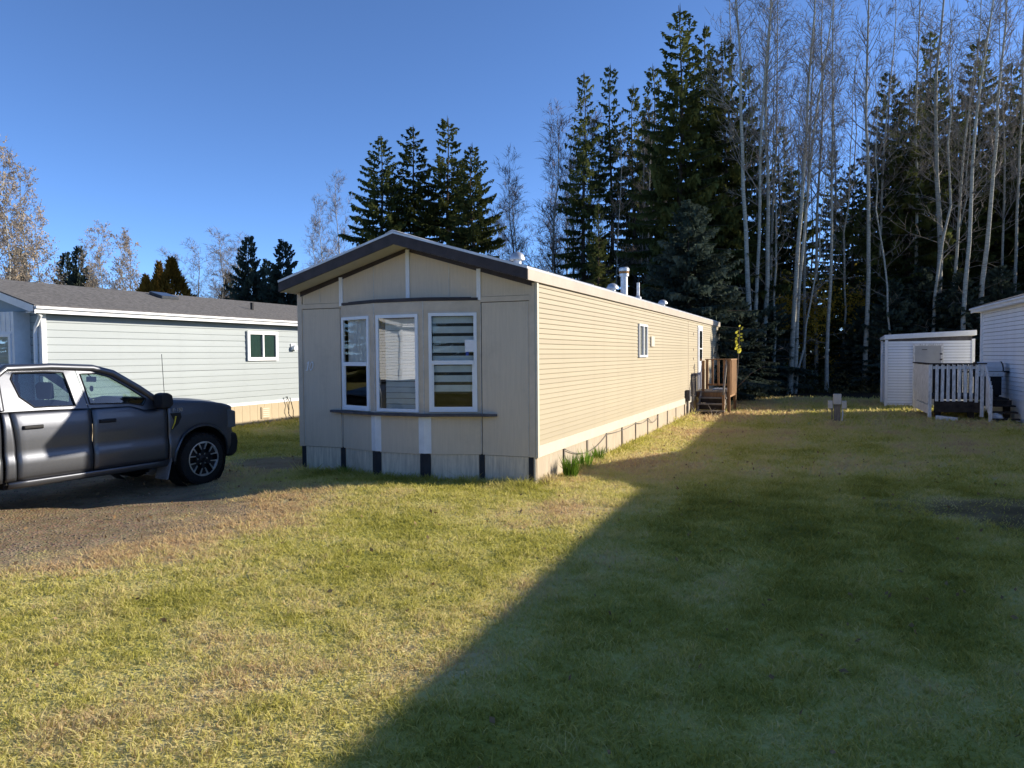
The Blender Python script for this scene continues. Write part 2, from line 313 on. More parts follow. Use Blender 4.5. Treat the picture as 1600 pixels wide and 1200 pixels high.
# grass blades
rng = np.random.default_rng(7)
def scatter(r0, r1, dens, ang=.95):
    a = r1*r1-r0*r0; n = int(a*ang*dens); r = np.sqrt(rng.random(n)*a+r0*r0); t = (rng.random(n)*2-1)*ang
    d = _f[:2][None]*np.cos(t)[:, None]+_v[:2][None]*np.sin(t)[:, None]
    p = CAM[:2][None]+d*r[:, None]; return p[:, 0], p[:, 1], r
def inside_any(x, y):
    m = (x > 0)&(x < 4.45)&(y > 0)&(y < 21.3)
    m |= (y <= 0)&(y > -.3)&(x > .88)&(x < 3.53)&(-y < np.minimum((x-.887)*.3476, (3.527-x)*.3476))
    m |= (x < -7.1)&(x > -11.6)&(y > .2)
    m |= (x > 13.4)
    return m
GV = []; GF = []; GA = dict(dry=[], dirt=[]); base = 0
for r0, r1, dens, hgt, wid, two in ((.3, 7, 4300, .036, .0044, True), (7, 13, 2400, .042, .0078, False), (13, 22, 700, .052, .014, False), (22, 36, 200, .09, .028, False)):
    x, y, r = scatter(r0, r1, dens, 1.45 if two else .95)
    dd = dirt_f(x, y); ff = forest_f(x, y)
    keep = (rng.random(len(x)) > dd*1.06)&(rng.random(len(x)) > ff*.93)&~inside_any(x, y)
    x, y, r, dd = x[keep], y[keep], r[keep], dd[keep]; n = len(x)
    dr = dry_light_f(x, y)+rng.normal(0, .13, n)
    near = np.exp(-((y+.25)/.35)**2)*((x > .1)&(x < 4.6))+np.exp(-((x-4.62)/.14)**2)*((y > 0)&(y < 14))*.6
    h = hgt*(.55+.9*rng.random(n)**1.5)*(1+1.3*near)*(.6+.8*fbm(x*3, y*3, 77))*(1-.55*dd)*(.84+.50*sst(.42, .70, fbm(x*7, y*7, 88, 2)))
    dr = np.clip(dr-.2*near+.12*dd, 0, 1)
    az = rng.random(n)*2*np.pi; le = (.3+1.5*rng.random(n))*h; w = wid*(.6+.8*rng.random(n)); fa = rng.random(n)*2*np.pi
    z = gz(x, y)-.006
    bx, by = np.cos(fa)*w, np.sin(fa)*w; tx, ty = x+np.cos(az)*le, y+np.sin(az)*le
    if two:
        mx_, my_ = x+np.cos(az)*le*.3, y+np.sin(az)*le*.3
        V = np.stack([np.stack([x-bx, y-by, z], 1), np.stack([x+bx, y+by, z], 1), np.stack([mx_-bx*.75, my_-by*.75, z+h*.6], 1), np.stack([mx_+bx*.75, my_+by*.75, z+h*.6], 1), np.stack([tx, ty, z+h], 1)], 1).reshape(-1, 3)
        i = base+np.arange(n)*5; F = np.concatenate([np.stack([i, i+1, i+3], 1), np.stack([i, i+3, i+2], 1), np.stack([i+2, i+3, i+4], 1)]); k = 5
    else:
        V = np.stack([np.stack([x-bx, y-by, z], 1), np.stack([x+bx, y+by, z], 1), np.stack([tx, ty, z+h], 1)], 1).reshape(-1, 3)
        i = base+np.arange(n)*3; F = np.stack([i, i+1, i+2], 1); k = 3
    GV.append(V); GF.append(F); GA['dry'].append(np.repeat(dr, k)); GA['dirt'].append(np.repeat(dd, k)); base += len(V)
gr = bpy.data.objects.new('grass', tri_mesh('grass', np.concatenate(GV), np.concatenate(GF), MT['blade'], {a: np.concatenate(b) for a, b in GA.items()})); COL.objects.link(gr)
tag(gr, 'short yellow green lawn grass with dry straw patches', 'grass', kind='stuff')

# ---------------------------------------------------------------- shared home pieces
def lap_mesh(name, length, h, m, lip=.018, gap=0.):   # one lap plank along +y, outside towards +x
    return MB().prism([(-.002, 0), (lip, 0), (lip, .010), (.004, h-gap), (-.002, h-gap)], 0, length, 1).mesh(name, MT[m])
rlap = random.Random(77)
def laps(parent, side, x, y, z0, z1, h, length, m, name='siding_plank', lip=None):
    """rows of planks; side: 'R' faces +x, 'L' faces -x, 'F' faces -y, 'B' faces +y; (x, y) is the wall's start corner"""
    me = lap_mesh(name, length, h, m, lip or (.030 if m == 'wsiding' else .018), 0. if m == 'siding' else (.006 if m == 'blue' else .010)); n = int((z1-z0)/h+.5); out = []  # gap bares the dark core, imitating the shade line under each lap
    for i in range(n):
        rz = {'R': 0, 'L': math.pi, 'F': -math.pi/2, 'B': math.pi/2}[side]
        out.append(inst(name, me, parent, (x, y, z0+i*h+rlap.uniform(-.0025, .0025)), rz)); out[-1].rotation_euler[0] = rlap.uniform(-.00022, .00022)
    return out
def frame_T(p0, d, n):                        # (s, out, z) -> home coordinates
    return lambda q: (p0[0]+d[0]*q[0]+n[0]*q[1], p0[1]+d[1]*q[0]+n[1]*q[1], q[2])
def window(parent, T, s0, s1, z0, z1, rail=None, blinds=None, m='vinyl', fw=.05, glass='glass', mull=None, name='window', out=.035):
    """one window: frame > meeting rail or mullion, pane(s), blind"""
    f = MB(T); f.box(s0, s1, .0, out, z0, z0+fw); f.box(s0, s1, 0, out, z1-fw, z1); f.box(s0, s0+fw, 0, out-.001, z0+fw, z1-fw); f.box(s1-fw, s1, 0, out-.001, z0+fw, z1-fw)
    fo = f.build(name, m, parent); zs = [(z0+fw, z1-fw)]; ss = [(s0+fw, s1-fw)]
    if rail:
        MB(T).box(s0+fw, s1-fw, .0, out+.012, rail-.032, rail+.032).build('meeting_rail', m, fo); zs = [(z0+fw, rail-.032), (rail+.032, z1-fw)]
    if mull:
        MB(T).box(mull-.03, mull+.03, 0, out+.006, z0+fw, z1-fw).build('mullion', m, fo); ss = [(s0+fw, mull-.03), (mull+.03, s1-fw)]
    for j, (a, b) in enumerate(zs):
        for (c, d_) in ss:
            o_ = .010 if (j == 0 and rail) else .020
            if rail and j == 0:               # the lower sash has a frame of its own
                g = MB(T); k = .028
                g.box(c, d_, .004, .022, a, a+k); g.box(c, c+k, .004, .021, a+k, b); g.box(d_-k, d_, .004, .021, a+k, b); g.build('sash', m, fo)
            MB(T).add([(c, o_, a), (d_, o_, a), (d_, o_, b), (c, o_, b)], [(0, 1, 2, 3)]).build('pane', glass, fo)
    if blinds:
        for (kind, za, zb, dep) in blinds:
            b = MB(T); b2 = MB(T); c, d_ = s0+fw*1.0, s1-fw*1.0
            if kind == 'zebra':
                zz = zb; 
                while zz > za:
                    b.box(c, d_, -dep-.003, -dep, max(za, zz-.105), zz); b2.box(c, d_, -dep-.004, -dep-.001, max(za, zz-.155), zz-.105-.001) if zz-.106 > za else None; zz -= .155
            elif kind == 'slat':
                zz = zb
                while zz > za: b.add([(c+.06, -dep, zz-.085), (d_, -dep, zz-.085), (d_, -dep-.012, zz), (c+.06, -dep-.012, zz)], [(0, 1, 2, 3)]); zz -= .092
            elif kind == 'lace':
                k = 24; vs = []; 
                for i in range(k+1):
                    s_ = c+(d_-c)*i/k; o_ = -dep+.012*math.sin(i*1.9)
                    vs += [(s_, o_, za), (s_, o_, zb)]
                b.add(vs, [(2*i, 2*i+2, 2*i+3, 2*i+1) for i in range(k)])
            else: b.box(c, d_, -dep-.003, -dep, za, zb)
            b.build('blind', {'lace': 'lace', 'green': 'greenblind'}.get(kind, 'blind'), fo)
            if b2.v: b2.build('sheer_band', 'blind_sheer', fo)
    return fo

# ---------------------------------------------------------------- the beige mobile home
W, LEN, ZS, ZT = 4.45, 20.95, .43, 3.12
RX, RZ, SL = W/2, 3.97, .294                  # ridge x, ridge z, roof slope
H1 = thing('mobile_home', 'long beige mobile home with tan lap siding, dark brown gable trim and three-sided bay window', 'mobile home')
x1, x2, x3, x4, BD = .887, 1.75, 2.664, 3.527, .30
P = [(x1, 0), (x2, -BD), (x3, -BD), (x4, 0)]
def fac(i):
    a, b = P[i], P[i+1]; l = math.hypot(b[0]-a[0], b[1]-a[1]); d = ((b[0]-a[0])/l, (b[1]-a[1])/l); return frame_T(a, d, (d[1], -d[0])), l
# inner shell: walls as thick boards round a dark room
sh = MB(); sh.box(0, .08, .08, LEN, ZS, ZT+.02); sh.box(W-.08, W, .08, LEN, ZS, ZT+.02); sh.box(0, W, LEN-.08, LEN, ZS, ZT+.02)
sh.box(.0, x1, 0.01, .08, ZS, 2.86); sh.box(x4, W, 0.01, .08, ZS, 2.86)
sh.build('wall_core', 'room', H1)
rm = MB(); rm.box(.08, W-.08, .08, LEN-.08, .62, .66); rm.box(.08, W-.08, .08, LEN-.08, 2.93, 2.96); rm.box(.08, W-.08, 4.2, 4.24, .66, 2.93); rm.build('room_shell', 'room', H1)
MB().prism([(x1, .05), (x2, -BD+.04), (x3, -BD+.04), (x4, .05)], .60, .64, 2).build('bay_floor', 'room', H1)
MB().prism([(.06, 2.90), (W-.06, 2.90), (W-.06, 3.10), (RX, RZ-.21), (.06, 3.10)], .012, .06, 1).build('gable_core', 'room', H1)
# long right side
laps(H1, 'R', W, .06, .60, ZT, .0788, LEN-.06, 'siding')
laps(H1, 'L', 0, LEN, .60, ZT, .0788, LEN-.06, 'siding')
MB().box(W, W+.030, .055, LEN, ZS-.005, .605).build('bottom_trim', 'cream', H1); MB().box(-.030, 0, .055, LEN, ZS-.005, .605).build('bottom_trim', 'cream', H1)
MB().box(W-.005, W+.034, -.012, .055, ZS-.01, ZT).build('corner_trim', 'cream', H1, bevel=.004)
MB().box(-.034, .005, -.012, .055, ZS-.01, ZT).build('corner_trim', 'taupe_trim', H1, bevel=.004)
MB().box(W-.005, W+.034, LEN-.06, LEN+.012, ZS-.01, ZT).build('corner_trim', 'cream', H1, bevel=.004)
laps(H1, 'B', W, LEN, .60, ZT, .0788, W, 'siding')
MB().box(W+.012, W+.020, 13.56, 13.60, .605, ZT).build('siding_joint', 'taupe_trim', H1)
# skirting on the right side: panels and battens
ys = [.05, 1.30, 2.62, 3.93, 5.19, 6.43, 7.70, 8.92, 10.2, 11.48, 12.95, 14.14, 15.4, 16.6, 17.8, 19.1, LEN-.01]
for i in range(len(ys)-1):
    j = .004*((i*7) % 3)
    MB().box(W-.045+j, W-.012+j, ys[i]+.008, ys[i+1]-.008, -.15, ZS).build('skirting_panel', 'skirt', H1)
    MB().box(.012-j, .045-j, ys[i]+.008, ys[i+1]-.008, -.15, ZS).build('skirting_panel', 'skirt', H1)
    if i: MB().box(W-.02, W+.012, ys[i]-.028, ys[i]+.028, -.15, ZS-.005).build('skirting_batten', 'greywood', H1)
# front: wings
FT = frame_T((0, 0), (1, 0), (0, -1))
for (a, b) in ((.075, x1-.02), (x4+.02, W-.105)):
    MB(FT).box(a, b, -.008, .010, ZS+.005, 2.825).build('front_panel', 'taupe', H1)
    MB(FT).box(a-.03, b+.03, -.006, .026, 2.835, 2.915).build('band_board', 'taupe_trim', H1, bevel=.003)
MB(FT).box(-.02, .072, -.008, .022, ZS+.002, 3.10).build('corner_board', 'taupe_trim', H1, bevel=.003)
MB(FT).box(W-.10, W-.006, -.008, .022, ZS+.002, 3.10).build('corner_board', 'taupe_trim', H1, bevel=.003)
for xx in (.095, W-.125): MB(FT).box(xx, xx+.008, .010, .014, ZS+.03, 2.80).build('seam_strip', 'seam', H1)
# gable panels between battens
def zroof(x): return RZ-.235-SL*abs(x-RX)
gp = [.06, x1+.02, RX, x4-.02, W-.06]
for i in range(4):
    a, b = gp[i]+.03, gp[i+1]-.03
    zb = 2.92 if i in (0, 3) else 2.86
    MB().prism([(a, zb), (b, zb), (b, zroof(b)+.02), (a, zroof(a)+.02)], -.014, .0, 1).build('gable_panel', 'taupe', H1)
for xx in (.46, 1.56, 2.98): MB(FT).box(xx-.006, xx+.006, .013, .019, 2.94, zroof(xx)).build('seam_strip', 'seam', H1)
for xx, zz in ((gp[1], 2.86), (gp[2], 2.88), (gp[3], 2.87)): MB(FT).box(xx-.036, xx+.036, -.004, .034, zz, zroof(xx)+.0).build('batten', 'white', H1, bevel=.003)
for s in (-1, 1):                             # dark frieze under the soffit
    xe = RX+s*(RX-.05)
    MB().prism([(RX+s*.04, zroof(RX)-.045), (xe, zroof(xe)-.045), (xe, zroof(xe)+.05), (RX+s*.04, zroof(RX)+.05)], -.030, -.002, 1).build('frieze_board', 'brown', H1)
# bay
wins = [(.045, .79, 1.10, 2.665), (.045, .825, 1.105, 2.665), (.085, .85, 1.115, 2.675)]
for i in range(3):
    T, l = fac(i); s0, s1, z0, z1 = wins[i]
    MB(T).box(0.012, l-.012, -.03, .0, ZS+.005, 1.02).build('bay_lower_panel', 'taupe', H1)
    MB(T).box(0.0, l, -.03, .010, 2.72, 2.865).build('bay_header', 'taupe_trim', H1)
    w = MB(T); w.box(0.0, s0+.02, -.03, .004, 1.02, 2.72); w.box(s1-.02, l, -.03, .004, 1.02, 2.72); w.box(s0+.02, s1-.02, -.03, .004, 1.02, z0+.02); w.box(s0+.02, s1-.02, -.03, .004, z1-.02, 2.72)
    w.build('bay_jamb', 'taupe_trim', H1)
    MB(T).box(-.004, l+.004, -.03, .022, 2.868, 2.91).build('bay_top_trim', 'brown', H1)
    MB(T).box(.02, l-.02, -.045, -.018, -.15, ZS).build('skirting_panel', 'skirt_front', H1)
    bl = [[('lace', 1.86, 2.63, .07)], [('slat', 1.15, 2.60, .08)], [('zebra', 1.40, 2.62, .07)]][i]
    wo_ = window(H1, T, s0, s1, z0, z1, rail=(1.875, None, 1.893)[i], blinds=bl, glass=('glassS', 'glass', 'glassS')[i])
    if i == 2:
        p_ = MB(T); p_.box(.66, .80, .0215, .0225, 2.06, 2.25); p_.build('paper_note', 'paper', wo_)
        MB(T).box(.675, .72, .0226, .0232, 2.00, 2.06).build('blue_sticker', 'bluelabel', wo_)
MB().prism([(x1, .05), (x2, -BD), (x3, -BD), (x4, .05)], 2.905, 2.925, 2).build('bay_cap', 'sill', H1)
# seams where the bay facets meet
for (cx, cy) in P[1:3]:
    MB().box(cx-.008, cx+.008, cy-.012, cy+.01, 1.05, 2.86).build('seam_strip', 'seam', H1)
    MB().prism([(cx-.105, cy-.006+(.036 if cx < 2 else 0)), (cx, cy-.020), (cx+.105, cy-.006+(.036 if cx > 2 else 0)), (cx+.105, cy+.03), (cx-.105, cy+.03)], ZS+.02, 1.03, 2).build('white_post', 'white', H1)
    MB().prism([(cx-.090, cy+.002+(.031 if cx < 2 else 0)), (cx, cy-.012), (cx+.090, cy+.002+(.031 if cx > 2 else 0)), (cx+.090, cy+.03), (cx-.090, cy+.03)], -.15, ZS+.018, 2).build('dark_post', 'dark', H1)
for cx in (x1, x4):
    MB(FT).box(cx-.045, cx+.045, -.02, .012, -.15, ZS+.002).build('dark_post', 'dark', H1)
    MB(FT).box(cx-.005, cx+.007, .005, .013, ZS+.02, 2.80).build('seam_strip', 'seam', H1)
MB(FT).box(.015, .095, -.02, .010, -.15, ZS).build('dark_post', 'dark', H1); MB(FT).box(W-.125, W-.045, -.02, .010, -.15, ZS).build('dark_post', 'dark', H1)
MB(FT).box(W-.044, W-.010, -.02, .004, -.15, ZS).build('skirting_end', 'skirt_front', H1)
for (a, b) in ((.096, x1-.046), (x4+.046, W-.126)): MB(FT).box(a, b, -.03, -.004, -.15, ZS-.002).build('skirting_panel', 'skirt_front', H1)
# sill following the bay
so = MB().prism([(.66, .0), (.66, -.06), (x2-.03, -BD-.115), (x3+.03, -BD-.115), (3.80, -.06), (3.80, .0), (x4, .02), (x3, -BD+.02), (x2, -BD+.02), (x1, .02)], 1.045, 1.085, 2).build('window_sill', 'sill', H1, bevel=.004)
# house number: slanted metal digits
nm = MB(lambda q: (q[0]+.22*(q[2]-1.84)+.155, q[1], q[2])); 
nm.box(.02, .042, -.026, -.012, 1.76, 1.92); nm.box(-.005, .05, -.024, -.012, 1.76, 1.775); nm.box(-.002, .02, -.024, -.012, 1.885, 1.902); nm.build('number_digit', 'white', H1)
k = 20; ring = [( .105+.038*math.cos(2*math.pi*i/k), 1.84+.08*math.sin(2*math.pi*i/k)) for i in range(k)]; rin = [( .105+.020*math.cos(2*math.pi*i/k), 1.84+.060*math.sin(2*math.pi*i/k)) for i in range(k)]
n0 = MB(lambda q: (q[0]+.22*(q[2]-1.84)+.155, q[1], q[2])); n0.add([(a, -.026, b) for a, b in ring]+[(a, -.026, b) for a, b in rin]+[(a, -.012, b) for a, b in ring], [(i, (i+1) % k, k+(i+1) % k, k+i) for i in range(k)]+[(i, 2*k+i, 2*k+(i+1) % k, (i+1) % k) for i in range(k)]); n0.build('number_digit', 'white', H1)
# roof
OV, EV = .46, .055
for s in (-1, 1):
    xe = RX+s*(RX+EV); ze = RZ-SL*(RX+EV)
    q = MB(); q.prism([(RX, RZ), (xe, ze), (xe, ze-.035), (RX, RZ-.035)], -OV-.012, LEN+.1, 1); fixn(q.build('roof_panel', 'roofmetal', H1))
    fixn(MB().prism([(RX, RZ-.036), (xe-s*.0, ze-.036), (xe, ze-.195), (RX, RZ-.195-.01)], -OV, -OV+.03, 1).build('gable_fascia', 'brown', H1))
    fixn(MB().prism([(RX, RZ-.19), (xe-s*.02, ze-.175), (xe-s*.02, ze-.19), (RX, RZ-.206)], -OV+.03, .0, 1).build('soffit', 'soffit', H1))
    a, b = sorted((xe, xe-s*.03)); MB().box(a, b, -OV+.03, LEN+.08, ze-.195, ze-.036).build('eave_fascia', 'fascia', H1)
    a, b = sorted((xe-s*.03, xe-s*.08)); MB().box(a, b, 0, LEN, ze-.19, ze-.17).build('eave_soffit', 'soffit', H1)
    for yy in np.arange(-OV+.9, LEN, 1.22): fixn(MB().prism([(RX+s*.1, RZ-SL*.1+.014), (xe, ze+.014), (xe, ze-.001), (RX+s*.1, RZ-SL*.1-.001)], yy-.012, yy+.012, 1).build('roof_rib', 'roofmetal', H1))
MB().prism([(RX-.14, RZ-.03), (RX, RZ+.022), (RX+.14, RZ-.03), (RX, RZ+.004)], -OV-.014, LEN+.1, 1).build('ridge_cap', 'roofmetal', H1)
# roof fittings on the right slope
def zr(x): return RZ-SL*(x-RX)
def vent(x, y, r=.15):
    o = MB().lathe([(r*.55, -.06), (r*.55, .10), (r*1.05, .10), (r*1.05, .13), (r*.8, .21), (r*.35, .25), (.01, .255)], 14, (x, y, zr(x))).build('roof_vent', 'metal', H1, smooth=40); return o
vent(3.1, 2.55, .14); vent(3.0, 9.75, .16); vent(3.0, 16.7, .17)
ch = MB().lathe([(.105, -.1), (.105, .58)], 16, (3.05, 10.85, zr(3.05))).build('chimney', 'metal', H1, smooth=40)
MB().lathe([(.14, .57), (.14, .64), (.11, .64), (.11, .72), (.155, .72), (.155, .79), (.12, .83), (.02, .84)], 16, (3.05, 10.85, zr(3.05))).build('chimney_cap', 'metal', ch, smooth=40)
MB().lathe([(.145, .645), (.145, .705)], 16, (3.05, 10.85, zr(3.05))).build('rusty_band', 'rust', ch, smooth=40)
MB().lathe([(.10, -.04), (.10, .06), (.045, .12), (.045, .50)], 12, (3.35, 11.35, zr(3.35))).build('vent_pipe', 'metal', H1, smooth=40)
# right side window, electrical box, door
RTm = frame_T((W, 0), (0, 1), (1, 0))
window(H1, RTm, 6.62, 7.50, 1.93, 2.72, mull=7.06, blinds=[('plain', 1.99, 2.66, .06)], glass='glassR', out=.055)
MB(RTm).box(7.93, 8.30, .0, .05, 2.19, 2.45).build('meter_cover', 'cream', H1, bevel=.006)
dr = MB(RTm).box(15.42, 16.38, 0, .035, .76, 2.98).build('door_frame', 'vinyl', H1)
MB(RTm).box(15.50, 16.30, .0, .050, .80, 2.92).build('door_leaf', 'white', dr)
MB(RTm).box(15.62, 16.18, .040, .056, 1.75, 2.80).build('door_pane', 'glassR', dr); MB(RTm).box(15.62, 16.18, .040, .060, 2.16, 2.20).build('glazing_bar', 'vinyl', dr)
MB(RTm).lathe([(.03, .05), (.03, .09), (.01, .10)], 10, (16.22, 0, 1.72), 1).build('door_knob', 'metal', dr) if False else None
for zz in (2.62, 2.1, 1.8, 1.5): MB(RTm).box(14.55, 14.60, .01, .03, zz, zz+.09).build('wall_bracket', 'taupe_trim', H1)
mp_ = MB(); mp_.box(W+.05, W+.11, 12.99, 13.09, -.1, .52); mp_.build('riser_post', 'cable', H1); MB().box(W+.02, W+.16, 12.95, 13.15, .52, .86).build('riser_box', 'sill', H1, bevel=.01)
# drooping cable along the skirting
pts = []
for (a, b, sag) in ((1.30, 3.9, .20), (3.9, 6.4, .04), (6.4, 7.7, .05), (7.7, 8.9, .14)):
    for i in range(12): t = i/11; pts.append((W+.02, a+(b-a)*t, ZS-.03-sag*4*t*(1-t)))
cb = MB().tube(pts, .007, 5).build('utility_cable', 'cable'); tag(cb, 'thin grey cable drooping along the pale skirting of the beige home', 'cable')

# ---------------------------------------------------------------- steps and landing at the side door
ST = thing('entry_steps', 'stained wooden landing with railing and three steps at the side door', 'steps', (W+.03, 14.0, 0))
def bx(par, name, m, *a, bev=.004): return MB().box(*a).build(name, m, par, bevel=bev)
for i, (yy, zz) in enumerate(((.0, .15), (.30, .36), (.60, .55))): bx(ST, 'tread', 'greywood', .12, 1.05, yy-.03, yy+.27, zz-.045, zz)
for i, (yy, zz) in enumerate(((.06, .0), (.33, .15), (.63, .36), (.90, .55))): bx(ST, 'riser', 'darkwood', .20, .98, yy, yy+.02, zz, (.11, .32, .51, .54)[i]+(.0 if i < 3 else .005))
for xx in (.17, .98):
    fixn(MB().prism([(-.02, 0), (.16, 0), (.92, .50), (.92, .72), (.75, .72)], xx, xx+.04, 0).build('stringer', 'greywood', ST))
for i in range(13): bx(ST, 'deck_board', 'greywood', .02, 1.12, .90+i*.13, .90+i*.13+.122, .70, .735)
bx(ST, 'rim_joist', 'wood', .02, 1.12, .905, .94, .54, .70); bx(ST, 'rim_joist', 'wood', 1.09, 1.13, .94, 2.58, .54, .70)
for (xx, yy, zt_) in ((.20, .92, 1.77), (1.05, .80, 1.80), (1.06, 2.50, 1.78), (.10, 2.50, 1.78)): bx(ST, 'post', 'wood', xx, xx+.09, yy, yy+.09, -.1 if xx > .5 else .55, zt_)
bx(ST, 'post', 'wood', .98, 1.05, .02, .10, -.1, .68)
bx(ST, 'top_rail', 'wood', 1.03, 1.17, .78, 2.62, 1.78, 1.82); bx(ST, 'top_rail', 'wood', .08, 1.03, 2.48, 2.62, 1.78, 1.82)
bx(ST, 'bottom_rail', 'wood', 1.08, 1.12, .9, 2.5, .86, .93); bx(ST, 'bottom_rail', 'wood', .19, 1.06, 2.52, 2.56, .86, .93)
for i in range(9): bx(ST, 'baluster', 'wood', 1.125, 1.165, 1.0+i*.175, 1.11+i*.175, .62, 1.78)
for i in range(4): bx(ST, 'baluster', 'wood', .30+i*.20, .37+i*.20, 2.53, 2.57, .93, 1.78)
fixn(MB().prism([(.02, .66), (.85, 1.66), (.85, 1.80), (.0, .78)], .99, 1.045, 0).build('stair_rail', 'greywood', ST))
mb_ = MB(); mb_.box(.45, .95, 1.7, 2.3, .737, .80); tag(mb_.build('boot_tray', 'tarp', None, bevel=.02), 'pale blue padded mat on the wooden landing', 'mat').location = (W+.03, 14.0, 0)
lt = thing('lattice_panel', 'small grey lattice panel leaning on the beige wall beside the steps', 'lattice', (W+.06, 14.1, 0))
lt.rotation_euler = (0, -.04, 0)
for i in range(9):
    fixn(MB().add([(0, .02+i*.07, .62), (0, .05+i*.07, .62), (0, min(.75, .45+i*.07), 1.32), (0, min(.72, .42+i*.07), 1.32)], [(0, 1, 2, 3)]).build('lattice_strip', 'greywood', lt))
    MB().add([(.01, .72-i*.07, .62), (.01, .69-i*.07, .62), (.01, max(.02, .29-i*.07), 1.32), (.01, max(.05, .32-i*.07), 1.32)], [(0, 1, 2, 3)]).build('lattice_strip', 'greywood', lt)
for a in ((.0, .04, 0, 1.36), (.72, .76, 0, 1.36)): MB().box(-.01, .03, a[0], a[1], a[2], a[3]).build('frame_strip', 'greywood', lt)
MB().box(-.01, .03, .04, .72, 1.32, 1.36).build('frame_strip', 'greywood', lt); MB().box(-.01, .03, .04, .72, .58, .62).build('frame_strip', 'greywood', lt)
rs = random.Random(4)
for i in range(7):
    p0 = Vector((4.6+rs.random()*.8, 13.35+rs.random()*.5, .03)); d = Vector((rs.uniform(-.6, .6), rs.uniform(-.1, .5), rs.uniform(.12, .55))); l = rs.uniform(.5, .9)
    t = MB().tube([p0, p0+d*l*.5+Vector((.02, 0, .02)), p0+d*l], [.013, .010, .005], 5).build('loose_stick', 'twig'); tag(t, 'bare dead stick propped against the wooden steps', 'stick', 'sticks leaning on the steps')

# ---------------------------------------------------------------- the other homes of the row
def home(root, W, LEN, ZS, ZT, rise, sid, end, skirt, trim, roof, ph, sides='RLFB', ov=.35, ev=.28, skirt_step=.30, fas='white'):
    """gabled mobile home: x 0..W, front gable at y = 0"""
    RX = W/2; sl = rise/(RX+ev); RZ = ZT+.10+rise
    c = MB(); c.box(.03, W-.03, .03, LEN-.03, ZS-.25, ZT+.05); c.prism([(.03, ZT+.05), (W-.03, ZT+.05), (RX, RZ-.16)], .03, LEN-.03, 1); c.build('wall_core', 'sill', root)  # dark core seen in the plank gaps stands in for lap shade
    if 'R' in sides: laps(root, 'R', W-.03, .02, ZS+.08, ZT, ph, LEN-.04, sid); MB().box(W-.03, W+.004, .03, LEN-.03, ZS, ZS+.085).build('bottom_trim', trim, root)
    if 'L' in sides: laps(root, 'L', .03, LEN-.02, ZS+.08, ZT, ph, LEN-.04, sid); MB().box(-.004, .03, .03, LEN-.03, ZS, ZS+.085).build('bottom_trim', trim, root)
    if 'F' in sides: laps(root, 'F', .02, .03, ZS+.08, ZT, ph, W-.04, end); MB().box(.03, W-.03, -.004, .03, ZS, ZS+.085).build('bottom_trim', trim, root)
    if 'B' in sides: laps(root, 'B', W-.02, LEN-.03, ZS+.08, ZT, ph, W-.04, end)
    for (xx, yy) in ((0, 0), (W, 0), (0, LEN), (W, LEN)): MB().box(xx-.055, xx+.055, yy-.055, yy+.055, ZS-.01, ZT+.04).build('corner_trim', trim, root, bevel=.004)
    for yy in ((-.012, LEN+.006) if True else ()):
        MB().prism([(.04, ZT), (W-.04, ZT), (RX, RZ-.14)], yy, yy+.006, 1).build('gable_panel', end, root)
    for s in ('R', 'L'):
        if s not in sides: continue
        n = int(LEN/skirt_step); w = LEN/n; xo = W-.02 if s == 'R' else .02
        me = MB().box(-.01, .01, .004, w-.004, -.15, ZS).mesh('skirting_panel', MT[skirt])
        for i in range(n): inst('skirting_panel', me, root, (xo, i*w, 0))
    me = MB().box(.05, W-.05, -.01, .012, -.15, ZS).mesh('skirting_panel', MT[skirt]); inst('skirting_panel', me, root, (0, .02, 0)); inst('skirting_panel', me, root, (0, LEN-.02, 0))
    for s in (-1, 1):
        xe = RX+s*(RX+ev); ze = RZ-rise
        fixn(MB().prism([(RX, RZ), (xe, ze), (xe, ze-.03), (RX, RZ-.03)], -ov, LEN+ov, 1).build('roof_slope', roof, root))
        a, b = sorted((xe+s*.005, xe-s*.03)); MB().box(a, b, -ov, LEN+ov, ze-.175, ze-.031).build('eave_fascia', fas, root)
        a, b = sorted((xe+s*.06, xe+s*.006)); g = MB(); g.box(a, b, -ov, LEN+ov, ze-.09, ze-.03) 
        g.build('gutter', fas, root, bevel=.015)
        a, b = sorted((xe-s*.03, RX+s*(RX-.0))); MB().box(a, b, -ov, LEN+ov, ze-.165, ze-.145).build('soffit', fas, root)
        for yy in (-ov, LEN+ov-.03): fixn(MB().prism([(RX, RZ-.031), (xe, ze-.031), (xe, ze-.19), (RX, RZ-.19)], yy, yy+.03, 1).build('gable_fascia', fas, root))
    return RX, RZ, sl
# mint home on the left
LW, LL = 4.3, 18.0
H2 = thing('mobile_home', 'pale mint mobile home with grey shingle roof and tan skirting beyond the pickup', 'mobile home', (-7.1-LW, .25, 0))
rx, rz, sl = home(H2, LW, LL, .59, 3.05, .72, 'blue', 'blueshade', 'skirt_tan', 'white', 'shingle', .164, skirt_step=.31)
RT2 = frame_T((LW, 0), (0, 1), (1, 0)); FT2 = frame_T((0, 0), (1, 0), (0, -1))
window(H2, RT2, 6.12, 7.42, 1.90, 2.78, mull=6.77, blinds=[('green', 1.98, 2.70, .002)], m='vinyl', fw=.10, glass='glassR', out=.05)
MB(RT2).box(8.05, 8.27, .0, .02, 2.2, 2.42).build('vent_plate', 'vinyl', H2); fixn(MB(RT2).prism([(8.07, 2.22), (8.25, 2.22), (8.25, 2.30), (8.22, 2.36), (8.16, 2.385), (8.10, 2.36), (8.07, 2.30)], .02, .13, 1).build('dryer_vent', 'vinyl', H2, bevel=.01))
vt = MB(RT2).box(6.66, 7.03, -.01, .02, .15, .50).build('skirting_vent', 'skirt_tan', H2)
